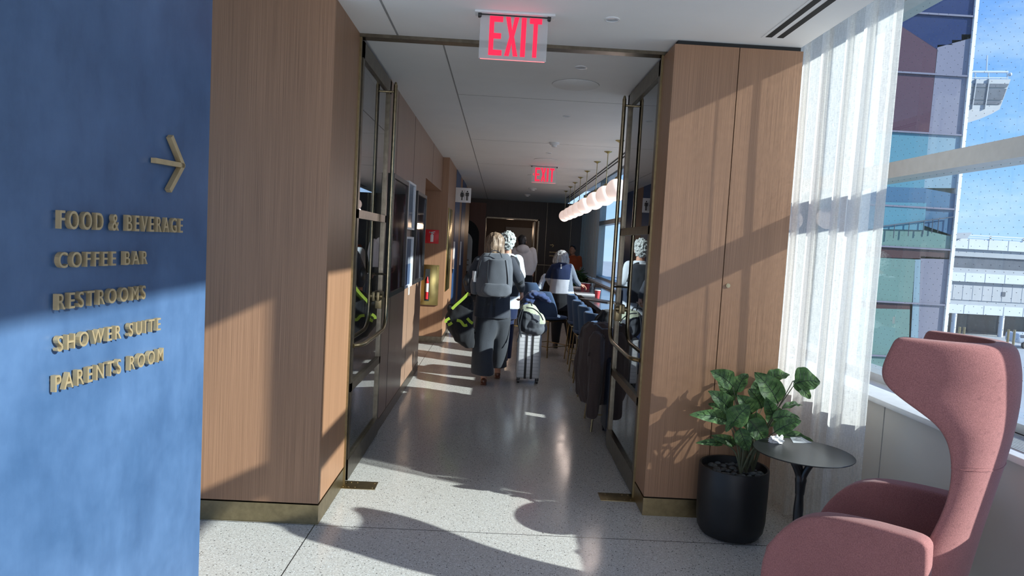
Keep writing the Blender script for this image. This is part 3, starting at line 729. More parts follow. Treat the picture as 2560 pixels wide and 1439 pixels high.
# dim arched unit at the far left
d = empty('arched_panel', (-.75, 19.88, 0), 'dim pale arched panel with small round knobs in the far left nook', 'panel')
def arch(x0, x1, z0, z1, y0, y1):
    r = (x1-x0)/2; P_ = [(x0, z0), (x1, z0)]+[((x0+x1)/2+r*cos(a), z1-r+r*sin(a)) for a in [pi*k/14 for k in range(15)]]
    return MB().prism(P_, lambda p: Vector((p[0], y0, p[1])), lambda p: Vector((p[0], y1, p[1])))
struct('wall_far_nook', MB().box(-2.6, -.45, 19.9, 20, 0, 2.7), 'wood_red')
arch(-1.5, -.62, 0, 2.2, 19.87, 19.898).build('dark_niche', 'groove', d, False)
arch(-1.4, -.80, .7, 1.85, 19.82, 19.86).build('pale_board', 'greywall', d, False)
kb = MB()
for z in (1.35, 1.2): kb.ball((-.95, 19.81, z), .02, 12, 8)
kb.box(-1.0, -.88, 19.815, 19.82, 1.0, 1.04).box(-1.0, -.88, 19.815, 19.82, .86, .9).build('fittings', 'brass_dark', d)
# faint arrow sign and marks on the end wall
mb = MB()
c = W(1380, 612, Y=19.98)
mb.box(c.x-.06, c.x+.05, 19.975, 19.985, c.z-.008, c.z+.008).box(c.x+.0, c.x+.06, 19.975, 19.985, c.z-.008, c.z+.008, rot=Matrix.Rotation(.8, 3, 'Y'))
mb.box(c.x+.0, c.x+.06, 19.975, 19.985, c.z-.045, c.z-.03, rot=Matrix.Rotation(-.8, 3, 'Y')).box(c.x-.06, c.x+.2, 19.975, 19.985, c.z-.22, c.z-.20).box(c.x-.06, c.x+.14, 19.975, 19.985, c.z-.33, c.z-.31)
o = mb.build('wall_arrow', 'brass', None, True, (c.x, 19.98, c.z)); tag(o, 'faint brass arrow and direction lines on the dim end wall', 'arrow')
# end room: door leaf and lit window slot
o = MB().box(.98, 1.02, 20.2, 21.1, 0, 2.25).build('end_room_door', 'brass_dark', None, True, (1, 20.2, 0)); tag(o, 'bronze door leaf standing open at the far doorway', 'door')
o = MB().box(.25, .75, 20.6, 20.9, 2.58, 2.62).build('end_room_light', 'white', None, True, (.5, 20.7, 2.6)); tag(o, 'pale ceiling box beyond the far doorway', 'ceiling box')
for lx, ly, lw in ((.3, 22.5, 9), (1.2, 24.5, 7)):  # added warm fill for the dark end room, no fixture seen
    l = bpy.data.lights.new('end_room_fill', 'POINT'); l.energy = lw; l.color = (1, .72, .5); l.shadow_soft_size = .1
    lo = bpy.data.objects.new('end_room_fill', l); COL.objects.link(lo); lo.location = (lx, ly, 2.0)
# ================================================================== OBJECTS ==
# ------------------------------------------------------------------ high-backed wing chair (faces away to the left)
def CH(s, u, z): return Vector((.7071*(u-s), .7071*(s+u), z))
chair = empty('wing_chair', tuple(CH(.7, 3.0, 0)), 'dusty pink high-backed wing armchair beside the window', 'armchair')
LV = [(1.335, .685, .385, .235), (1.322, .702, .365, .25), (1.30, .708, .353, .256), (1.24, .728, .341, .26), (1.20, .735, .338, .26), (1.155, .722, .336, .26), (1.115, .668, .337, .258), (1.07, .592, .34, .245), (1.03, .535, .344, .232),
      (.97, .505, .351, .215), (.90, .493, .362, .205), (.82, .49, .376, .203), (.73, .503, .392, .21), (.64, .53, .408, .23), (.54, .56, .425, .25), (.45, .58, .438, .26), (.36, .60, .455, .26)]
def ucurve(front, back, w, n=16, p=2.15):
    dep = front-back; o = []
    for k in range(n+1):
        a = pi/2*(1-k/n); o.append((front-dep*abs(cos(a))**(2/p), 3-w*abs(sin(a))**(2/p)))
    return o+[(s_, 6-u_) for s_, u_ in o[::-1][1:]]
def cshell(levels, inner):
    rings = []
    for z, f, b, w in levels:
        pts = ucurve(f, b, w); rings.append((z, pts))
    return rings
bm = bmesh.new(); TH = .055; outer = []; inn = []
for z, f, b, w in LV:
    top = (z-.36)/(1.335-.36)
    outer.append([bm.verts.new(CH(s, u, z)) for s, u in ucurve(f, b, w)])
    inn.append([bm.verts.new(CH(s, u, z)) for s, u in ucurve(f-.004, b+TH, w-TH)])
n = len(outer[0])
for A_, flip in ((outer, 0), (inn, 1)):
    for i in range(len(A_)-1):
        for j in range(n-1):
            q = (A_[i][j], A_[i][j+1], A_[i+1][j+1], A_[i+1][j]); bm.faces.new(q[::-1] if flip else q)
for i in range(len(LV)-1):
    bm.faces.new((outer[i][0], outer[i+1][0], inn[i+1][0], inn[i][0])); bm.faces.new((outer[i][-1], inn[i][-1], inn[i+1][-1], outer[i+1][-1]))
for j in range(n-1):
    bm.faces.new((outer[0][j], inn[0][j], inn[0][j+1], outer[0][j+1])); bm.faces.new((outer[-1][j], outer[-1][j+1], inn[-1][j+1], inn[-1][j]))
bmesh.ops.recalc_face_normals(bm, faces=bm.faces[:])
me = bpy.data.meshes.new('m'); bm.to_mesh(me); bm.free()
def subsurf(me, lv=2, bevel=0):
    o = bpy.data.objects.new('t', me); COL.objects.link(o)
    if bevel:
        b = o.modifiers.new('b', 'BEVEL'); b.width = bevel; b.segments = 3; b.limit_method = 'ANGLE'; b.angle_limit = radians(40)
    if lv: q = o.modifiers.new('s', 'SUBSURF'); q.levels = lv; q.render_levels = lv
    bpy.context.view_layer.update()
    m2 = bpy.data.meshes.new_from_object(o.evaluated_get(bpy.context.evaluated_depsgraph_get())); bpy.data.objects.remove(o); return m2
back = link_mesh('backrest', subsurf(me, 2), 'pink', chair)
# stitched seam round the backrest at the waist, and rim welt
mb = MB()
def surf_line(z, f, b, w, off):
    return [CH(s, u, z) for s, u in ucurve(f+off, b-off*.9, w+off)]
for dz in (0, -.012): mb.tube(surf_line(.905+dz, 0.491, .362, .205, -.0005), .0014, 5)
mb.build('seam', 'pinkdark', back)
def arm(u0, u1, s_end=.50):
    out_ = [(1.085, .27), (1.082, .38), (1.055, .46), (1.0, .545), (.945, .60), (.865, .64), (.75, .655), (.66, .66), (.55, .662), (.515, .655), (.50, .63), (.50, .26), (.6, .22), (1.0, .22)]
    out_ = [(max(a_, s_end+.5*(a_-.5)) if a_ < .6 else a_, b_) for a_, b_ in out_]
    mb = MB(); mb.prism(out_, lambda p: CH(p[0], u0+.035*(1-(p[1]-.22)/.44), p[1]), lambda p: CH(p[0], u1, p[1])); return subsurf(mb.mesh(), 1, .02)
link_mesh('armrest', arm(2.635, 2.735), 'pink', chair); link_mesh('armrest', arm(3.345, 3.245, .548), 'pink', chair)
link_mesh('seat', subsurf(MB().loft([[CH(s, u, z) for s, u in ((.54, 2.765), (.54, 3.235), (1.10, 3.265), (1.13, 3.0), (1.10, 2.735))] for z in (.24, .27, .33, .395, .42)]).mesh(), 1, .03), 'pink', chair)
mb = MB()
for u0 in (2.70, 3.30):
    mb.tube(bezier([CH(.52, u0, .24), CH(.50, u0, .03), CH(.56, u0, .012), CH(.8, u0, .012), CH(1.04, u0, .012), CH(1.10, u0, .03), CH(1.06, u0, .24)], 6), .012, 10)
mb.build('sled_base', 'black', chair)

# ------------------------------------------------------------------ side table, napkin, card
TZ = .62; tc_ = Vector((1.60, 3.375, 0))
tb = empty('side_table', tuple(tc_), 'small round black side table between plant and pink chair', 'table')
MB().lathe(tc_, [(.0005, TZ-.008), (.22, TZ-.010), (.240, TZ-.006), (.243, TZ-.002), (.241, TZ), (.0005, TZ)], 72).build('tabletop', 'black', tb)
mb = MB(); bs = tc_+Vector((.0, 0, 0))
for a in (-.25, pi-.25, pi/2):
    mb.tube(bezier([bs+Vector((0, 0, .40)), bs+Vector((.010*cos(a), .010*sin(a), .49)), bs+Vector((.045*cos(a), .045*sin(a), .565)), bs+Vector((.085*cos(a), .085*sin(a), TZ-.010))], 6), [.022]*6+[.017]*6+[.014]*7, 12)
mb.tube([bs+Vector((0, 0, z)) for z in (.02, .1, .2, .32, .42)], [.030, .024, .022, .024, .018], 16); mb.build('pedestal', 'black', tb)
MB().lathe(bs, [(.0005, .0), (.12, .0), (.12, .006), (.06, .014), (.03, .03), (.0005, .03)], 48).build('foot_plate', 'black', tb)
c = W(1943, 1106, Z=TZ); rnd = random.Random(4); mb = MB()
bm = bmesh.new(); bmesh.ops.create_icosphere(bm, subdivisions=4, radius=1)
for v in bm.verts:
    q = noise.noise(v.co*1.7)*.9+noise.noise(v.co*4)*.5
    v.co = Vector((v.co.x*.034*(1+q), v.co.y*.022*(1+q), max(v.co.z*.02*(1+q*1.2)+.015, 0)))+c
me = bpy.data.meshes.new('m'); bm.to_mesh(me); bm.free()
tag(link_mesh('crumpled_napkin', me, 'white', None, False, tuple(c)), 'crumpled white paper napkin on the round black table', 'napkin')
q = [W(1975, 1093, Z=TZ+.0005), W(2003, 1092, Z=TZ+.0005), W(2030, 1107, Z=TZ+.0005), W(1983, 1106, Z=TZ+.0005)]
cc = (q[0]+q[2])/2
cd = MB().prism(range(4), lambda i: q[i], lambda i: q[i]+Vector((0, 0, .0015))).build('card', 'palemetal', None, False, tuple(cc)); tag(cd, 'pale blue card with dark printed lines lying on the round black table', 'card')
mb = MB(); e1 = (q[1]-q[0]); e2 = (q[3]-q[0])
for a0, a1, b0, b1 in ((.45, .9, .12, .22), (.15, .55, .34, .38), (.25, .9, .46, .5), (.2, .8, .58, .61), (.3, .95, .7, .73)):
    qq = [q[0]+e1*a0+e2*b0, q[0]+e1*a1+e2*b0, q[0]+e1*a1+e2*b1, q[0]+e1*a0+e2*b1]
    mb.prism(range(4), lambda i: qq[i]+Vector((0, 0, .0016)), lambda i: qq[i]+Vector((0, 0, .0019)))
mb.build('print', 'blackplastic', cd, False)

# ------------------------------------------------------------------ potted plant
pc = Vector((1.405, 3.79, 0))
pl = empty('potted_plant', tuple(pc), 'leafy green potted plant in a matt black cylinder pot', 'plant')
MB().lathe(pc, [(.0005, .0), (.13, .0), (.162, .012), (.182, .045), (.190, .10), (.193, .25), (.193, .395), (.190, .40), (.180, .398), (.176, .36), (.0005, .35)], 64).build('pot', 'pot', pl)
pb = MB(); rnd = random.Random(5)
for k in range(70):
    a = rnd.uniform(0, 2*pi); r = .165*math.sqrt(rnd.random()); s = rnd.uniform(.012, .022)
    pb.ball(pc+Vector((r*cos(a), r*sin(a), .353+s*.3)), (s, s*rnd.uniform(.7, 1), s*.6), 10, 6)
o = pb.build('pebbles', 'pebble', pl); o['kind'] = 'stuff'
# leaves: tip pixel, base pixel, depth at tip/base, width, curl
LEAVES = [((1776, 916), (1832, 966), 3.70, 3.74, .085), ((1771, 964), (1826, 1030), 3.66, 3.70, .08), ((1724, 1020), (1820, 1052), 3.60, 3.68, .06), ((1772, 1000), (1822, 1042), 3.76, 3.74, .06),
          ((1888, 914), (1946, 1008), 3.70, 3.72, .105), ((1975, 928), (1918, 952), 3.85, 3.82, .07), ((2051, 946), (1988, 958), 3.62, 3.64, .115), ((2026, 988), (1982, 952), 3.66, 3.64, .055),
          ((1870, 925), (1842, 980), 3.84, 3.80, .07), ((1898, 935), (1900, 1000), 3.80, 3.78, .08), ((1845, 975), (1880, 1035), 3.64, 3.70, .085), ((1872, 962), (1905, 1020), 3.74, 3.74, .08),
          ((1915, 982), (1938, 1045), 3.60, 3.66, .062), ((2000, 1036), (1930, 1046), 3.66, 3.68, .055), ((2004, 1040), (1936, 1080), 3.60, 3.64, .062), ((1875, 1000), (1830, 1062), 3.56, 3.62, .095),
          ((1815, 1068), (1872, 1020), 3.60, 3.64, .075), ((1916, 1100), (1872, 1048), 3.56, 3.60, .085), ((1872, 1120), (1848, 1070), 3.56, 3.60, .07), ((1778, 1078), (1838, 1112), 3.64, 3.68, .045),
          ((1740, 1096), (1808, 1108), 3.62, 3.68, .032), ((2042, 1098), (1942, 1088), 3.74, 3.70, .04), ((1950, 1010), (1925, 1065), 3.82, 3.76, .07), ((1860, 1050), (1900, 1090), 3.86, 3.80, .07),
          ((2006, 1004), (1955, 1022), 3.80, 3.74, .03), ((1836, 1010), (1868, 1060), 3.90, 3.82, .07), ((1900, 1085), (1890, 1030), 3.66, 3.66, .08), ((1795, 940), (1836, 1000), 3.88, 3.82, .06)]
cols = [W(1862, 1210, Y=3.79), W(1880, 1205, Y=3.82), W(1850, 1205, Y=3.77)]
def leaf(tip, base, wd, i):
    ax = tip-base; Ln = ax.length; t = ax.normalized(); rnd = random.Random(i*7+1)
    cam_dir = (Vector((0, 0, EYE))-base).normalized()
    nrm = (cam_dir*.75+Vector((rnd.uniform(-.5, .5), -.1, rnd.uniform(.1, .8)))).normalized()
    side = t.cross(nrm).normalized(); nrm = side.cross(t).normalized()
    n, m_ = 14, 8; bm = bmesh.new(); rows = []
    for a in range(n+1):
        f = a/n; w = wd*(math.sin(pi*f**.72)**.75)*.5*(1 if f < .98 else .3)+.001
        r = []
        for b in range(m_+1):
            g = b/m_*2-1
            cup = -abs(g)**1.4*w*.35; wav = .006*sin(f*16+i+g*1.5)*abs(g)
            sag = -(f**2)*Ln*.14
            p = base+t*(Ln*f)+side*(w*g)+nrm*(cup*-1+wav)+Vector((0, 0, sag))*1.0+nrm*.10*Ln*sin(pi*f)
            r.append(bm.verts.new(p))
        rows.append(r)
    for a in range(n):
        for b in range(m_): bm.faces.new((rows[a][b], rows[a][b+1], rows[a+1][b+1], rows[a+1][b]))
    vein = [rows[a][m_//2].co.copy()+nrm*.0012 for a in range(n+1)]
    sv = []
    for a in (3, 5, 7, 9, 11):
        for sgn in (1, -1): sv.append([rows[a][m_//2].co.copy()+nrm*.001, rows[a+1][m_//2+sgn*2].co.copy()+nrm*.001, rows[min(a+2, n)][m_//2+sgn*3].co.copy()+nrm*.001])
    me = bpy.data.meshes.new('m'); bm.to_mesh(me); bm.free()
    o = link_mesh('leaf', me, 'leaf', pl); me.polygons.foreach_set('use_smooth', [True]*len(me.polygons))
    v = MB(); v.tube(vein, [.0022-.0014*k/n for k in range(n+1)], 5)
    for s in sv: v.tube(s, [.0011, .0009, .0006], 4)
    v.build('vein', 'vein', o)
for i, (tp, bp, yt, yb, wd) in enumerate(LEAVES):
    of = .13 if tp[0] < 1990 else -.04; tip = W(tp[0], tp[1], Y=min(yt+of, 3.93)); base = W(bp[0], bp[1], Y=min(yb+of*.85, 3.93)); leaf(tip, base, wd*1.3, i)
    c0 = cols[i % 3]; c0 = Vector((c0.x, c0.y, .36)); mid = c0.lerp(base, .55)+Vector((0, 0, .05)); 
    MB().tube(bezier([c0, c0.lerp(mid, .5)+Vector((0, 0, .03)), mid, base], 5), [.0065-.0003*k for k in range(16)], 8).build('stem', 'stem', pl)

# ------------------------------------------------------------------ counter and what stands on it
ct = empty('window_counter', (1.75, 9.6, 0), 'long dark glossy counter along the corridor windows', 'counter')
def cxs(y): return 1.31+.012*(y-6)
MB().prism([(cxs(5.75), 5.75), (2.12, 5.75), (2.12, 13.4), (cxs(13.4), 13.4)], lambda p: Vector((p[0], p[1], .745)), lambda p: Vector((p[0], p[1], .80))).build('countertop', 'counter', ct)
MB().box(2.10, 2.165, 5.75, 15.8, .0, .83).build('back_ledge', 'marble', ct)
for y in (6.2, 8.6, 11.0, 13.2): MB().box(1.55, 2.05, y-.02, y+.02, 0, .745).build('support', 'blackplastic', ct)
MB().box(1.62, 1.66, 5.8, 13.3, 0, .745).build('kick_panel', 'wood_dark', ct)
def cup(x, y, r, h, mat, lab, lid=True):
    d = empty('paper_cup', (x, y, .80), lab, 'cup', 'paper cups on the counter')
    MB().lathe((x, y, .80), [(.0005, .001), (r*.72, .001), (r*.98, h*.93), (.0005, h*.93)], 24).build('cup_body', mat, d)
    if lid: MB().lathe((x, y, .80), [(r*1.05, h*.92), (r*1.06, h*.95), (r*.92, h), (.0005, h*.99)], 24).build('lid', 'white', d)
c = W(1493, 744, Z=.80); cup(c.x, c.y, .048, .125, 'redcup', 'red paper cup with white lid nearest on the counter')
c = W(1457, 722, Z=.80); cup(c.x, c.y, .05, .12, 'redcup', 'pink-red paper cup by the hand of the grey-haired woman')
c = W(1469, 722, Z=.80); cup(c.x, c.y, .05, .11, 'redcup', 'red and white paper cup, right one of the far pair')
c = W(1481, 722, Z=.80); o = MB().lathe((c.x, c.y, .80), [(.045, 0), (.05, .11), (.048, .11), (.043, .005), (.0005, .005)], 24).build('drinking_glass', 'acrylic', None, True, (c.x, c.y, .8)); tag(o, 'clear drinking glass beside the far paper cups', 'glass')
for i, (px, py, w_, h_, mt, lb) in enumerate(((1462, 735, .34, .20, 'palemetal', 'crumpled pale paper tray on the counter'), (1440, 719, .22, .16, 'white', 'white papers at the woman\'s hand on the counter'), (1500, 752, .3, .2, 'blackplastic', 'dark flat tray on the counter near the red cup'))):
    c = W(px, py, Z=.80); o = MB().box(c.x-w_/2, c.x+w_/2, c.y-h_*1.6, c.y+h_*1.6, .801, .812, .004, rot=Matrix.Rotation(.3*i, 3, 'Z')).build('tray' if i != 1 else 'papers', mt, None, True, (c.x, c.y, .8)); tag(o, lb, 'tray' if i != 1 else 'papers')

# ------------------------------------------------------------------ stools with curved blue backs
def stool(mat='bluefab'):
    r = empty('counter_stool'); zs = .56
    pts = []
    for z, w, b in ((zs-.02, .235, -.225), (zs+.10, .24, -.235), (zs+.22, .235, -.25), (zs+.33, .215, -.262), (zs+.375, .19, -.268)):
        rr = []
        for k in range(21):
            a = -1+2*k/20; ang = a*1.28*(1-.25*max(0, (z-zs-.1))/.3)
            rr.append((b+.235*(1-cos(ang)), w*sin(ang), z))
        pts.append(rr)
    bm = bmesh.new(); A_ = [[bm.verts.new(p) for p in rr] for rr in pts]; B_ = [[bm.verts.new((p[0]+.035, p[1]*.86, p[2])) for p in rr] for rr in pts]; n = 21
    for G_, fl in ((A_, 0), (B_, 1)):
        for i in range(4):
            for j in range(n-1):
                q = (G_[i][j], G_[i][j+1], G_[i+1][j+1], G_[i+1][j]); bm.faces.new(q[::-1] if fl else q)
    for i in range(4):
        bm.faces.new((A_[i][0], A_[i+1][0], B_[i+1][0], B_[i][0])); bm.faces.new((A_[i][-1], B_[i][-1], B_[i+1][-1], A_[i+1][-1]))
    for j in range(n-1):
        bm.faces.new((A_[0][j], B_[0][j], B_[0][j+1], A_[0][j+1])); bm.faces.new((A_[-1][j], A_[-1][j+1], B_[-1][j+1], B_[-1][j]))
    bmesh.ops.recalc_face_normals(bm, faces=bm.faces[:]); me = bpy.data.meshes.new('m'); bm.to_mesh(me); bm.free()
    link_mesh('backrest', subsurf(me, 1), mat, r)
    link_mesh('seat', subsurf(MB().loft([ell((0, 0, z), .235*s, .235*s, 24, p=3.2) for z, s in ((zs-.035, .95), (zs-.015, 1), (zs+.01, 1), (zs+.02, .94))]).mesh(), 1), 'bluefab', r)
    MB().box(-.20, .20, -.20, .20, zs-.055, zs-.035, .003).build('seat_frame', 'brass', r)
    for sx in (1, -1):
        for sy in (1, -1): MB().tube([(sx*.185, sy*.185, zs-.04), (sx*.225, sy*.225, 0)], .0085, 8).build('leg', 'brass', r)
    f = MB(); q = [(.215, .215), (.215, -.215), (-.215, -.215), (-.215, .215)]
    for k in range(4): f.tube([(q[k][0], q[k][1], .15), (q[(k+1) % 4][0], q[(k+1) % 4][1], .15)], .006, 8)
    f.build('footrest', 'brass', r); return r
ST = [(1.10, 6.02, 0, 'blue counter stool under the brown jacket, nearest the right door'), (1.16, 6.95, .1, 'blue counter stool, second in the row from the right door'), (1.18, 7.65, .05, 'blue counter stool, third in the row from the right door'),
      (1.19, 8.35, 0, 'blue counter stool, fourth in the row from the right door'), (.77, 9.82, .72, 'blue stool with blue coat, turned out beyond the silver suitcase'), (1.22, 9.3, 0, 'blue counter stool in shadow beside the grey-haired woman'), (.62, 11.9, 1.0, 'stool in shadow behind the grey-haired woman, pale cloth on its back')]
s0 = stool()
for i, (x, y, a, lab) in enumerate(ST):
    s = s0 if i == 0 else copy_tree(s0)
    s.location = (x, y, 0); s.rotation_euler.z = a; tag(s, lab, 'stool', 'blue upholstered stools by the window counter')
def garment(name, rings, mat, label, cat, extra=None, fold=.012, seed=1, voxel=.011, fscale=7, fz=.4):
    mb = MB()
    for r in rings: mb.loft(r)
    if extra: extra(mb)
    me = fuse(mb, voxel, 3, fold, fscale, fz, seed); c = sum((v.co for v in me.vertices), Vector())/len(me.vertices)
    return tag(link_mesh(name, me, mat, None, True, tuple(c)), label, cat)
# brown jacket hung on the nearest stool
def jx(mb):
    a = W(1505, 812, Y=5.86); b = W(1492, 830, Y=5.72)
    limb(mb, W(1492, 850, Y=5.72), .075, W(1488, 930, Y=5.70), .07); limb(mb, W(1488, 930, Y=5.70), .07, W(1480, 1032, Y=5.70), .05)
    limb(mb, W(1462, 845, Y=5.98), .06, W(1450, 910, Y=5.98), .055); limb(mb, W(1450, 910, Y=5.98), .055, W(1453, 975, Y=5.98), .045)
garment('brown_jacket', [[ell(W(x, y, Y=5.86), rx, ry, 24) for x, y, rx, ry in ((1497, 806, .10, .06), (1494, 822, .15, .10), (1494, 860, .16, .12), (1490, 930, .16, .12), (1492, 985, .155, .11), (1494, 1005, .15, .10))]], 'brown',
        'dark brown jacket hanging over the stool nearest the right door', 'jacket', jx, .024, 3, .010, 15, .12)
garment('black_jacket', [[ell(W(x, y, Y=6.25), rx, ry, 24) for x, y, rx, ry in ((1520, 775, .05, .10), (1515, 800, .10, .16), (1512, 840, .13, .17), (1512, 880, .14, .16), (1513, 950, .13, .14))]], 'blackcloth',
        'black coat on the stool behind the brown jacket', 'jacket', None, .024, 5, .010, 13, .15)
o = MB().tube([W(x, y, Y=5.78) for x, y in ((1484, 810), (1490, 809), (1498, 816), (1505, 822), (1525, 822))], .006, 8).build('jacket_collar_edge', 'sleevegrey', bpy.data.objects['brown_jacket'])
def bx(mb):
    for x, y, r in ((1316, 748, (.07, .09, .06)), (1326, 739, (.08, .10, .05)), (1338, 734, (.085, .11, .045)), (1350, 736, (.085, .11, .045)), (1362, 744, (.08, .10, .042)), (1371, 752, (.06, .08, .035)),
                    (1312, 762, (.06, .08, .09)), (1308, 780, (.05, .07, .10)), (1306, 798, (.045, .06, .09)), (1327, 750, (.07, .07, .07))):
        mb.ball(W(x, y, Y=9.62), r, 18, 10)
garment('blue_coat', [], 'bluecoat', 'blue wool coat folded over the stool beyond the silver suitcase', 'coat', bx, .02, 8, .01, 9, 1)
def px_(mb): limb(mb, W(1362, 688, Y=11.75), .04, W(1350, 718, Y=11.75), .055); 
garment('pale_cloth', [], 'shirt', 'pale shiny cloth over the stool behind the grey-haired woman', 'cloth', px_, .02, 9, .01, 12, 1)

# ------------------------------------------------------------------ suitcases
def suitcase(x, y, w, dp, z0, z1, mat, lab, name='suitcase', ribs=True, strap=True):
    d = empty(name, (x, y, 0), lab, 'suitcase'); mb = MB(); mb.box(x-w/2, x+w/2, y-dp/2, y+dp/2, z0, z1, .028, 4)
    sh = mb.build('shell', mat, d)
    if ribs:
        g_ = MB()
        k = z0+.05
        while k < z1-.04:
            g_.box(x-w/2+.02, x+w/2-.02, y-dp/2-.0015, y-dp/2+.002, k, k+.004); g_.box(x+w/2-.002, x+w/2+.0015, y-dp/2+.02, y+dp/2-.02, k, k+.004); g_.box(x-w/2-.0015, x-w/2+.002, y-dp/2+.02, y+dp/2-.02, k, k+.004); k += .042
        g_.build('ribs', 'midpanel', sh)
    if strap:
        for sx in (-.035, .035): MB().box(x+sx-.013, x+sx+.013, y-dp/2-.006, y-dp/2+.002, z0+.0, z1-.005, .002).build('rail', 'blackplastic', d)
    for sx in (-1, 1):
        for sy in (-1, 1):
            wx, wy = x+sx*(w/2-.03), y+sy*(dp/2-.03)
            wh = MB().cyl((wx-.012, wy, .025), (wx+.012, wy, .025), .025, n=18).box(wx-.018, wx+.018, wy-.02, wy+.02, .03, z0+.015, .006); wh.build('wheel', 'blackplastic', d)
    return d
cs = W(1321, 895, Y=7.78)
zt = W(1321, 834, Y=7.67).z
cv = suitcase(cs.x, 7.80, .275, .22, .055, zt, 'silver', 'silver ribbed suitcase standing on the floor right of the woman')
hd = W(1305, 742, Y=7.80); hx = cs.x-.06
MB().tube([(hx, 7.88, zt-.01), (hd.x, 7.80, hd.z)], .007, 8).tube([(hd.x-.0, 7.74, hd.z), (hd.x+.0, 7.87, hd.z)], .013, 10).build('pull_handle', 'blackplastic', cv)
sb = W(1515, 1045, Y=5.7)
suitcase(1.045, 5.74, .16, .30, .05, .66, 'bluedark', 'dark blue suitcase behind the right oak column', ribs=False, strap=False) if 'bluedark' in M else None
# bag riding on the suitcase
bc = W(1330, 798, Y=7.74); bgr = empty('travel_backpack', (bc.x, 7.74, zt), 'sage and grey small backpack lying on the silver suitcase', 'backpack')
mb = MB(); R1 = Matrix.Rotation(.35, 3, 'Y')
def bag(px, py, r, Y=7.74): return mb.ball(W(px, py, Y=Y), r, 20, 12)
bag(1322, 785, (.13, .11, .12)); bag(1337, 806, (.13, .11, .13)); bag(1341, 820, (.125, .10, .08)); bag(1312, 800, (.09, .10, .14)); bag(1330, 822, (.13, .1, .06))
me = fuse(mb, .009, 3, .012, 9, 1, 2)
bo = link_mesh('bag_body', me, ['packgrey', 'sage', 'packdark'], bgr)
for p in bo.data.polygons:
    c = p.center+bo.parent.location; x = c.x-bc.x; z = c.z-zt
    if z > .215+.25*x*-1+.02 or (x > .085 and z > .12): p.material_index = 1
    elif x < -.075-.0*z: p.material_index = 2
mb = MB()
for p in (((1300, 770), (1306, 757), (1325, 755), (1330, 764)), ((1303, 775), (1296, 800), (1299, 830), (1293, 855)), ((1308, 772), (1300, 812), (1303, 842)), ((1316, 768), (1335, 772), (1350, 785), (1358, 800))):
    mb.tube(bezier([W(a, b, Y=7.60) for a, b in p], 5), .007, 6)
mb.build('strap', 'packdark', bgr)

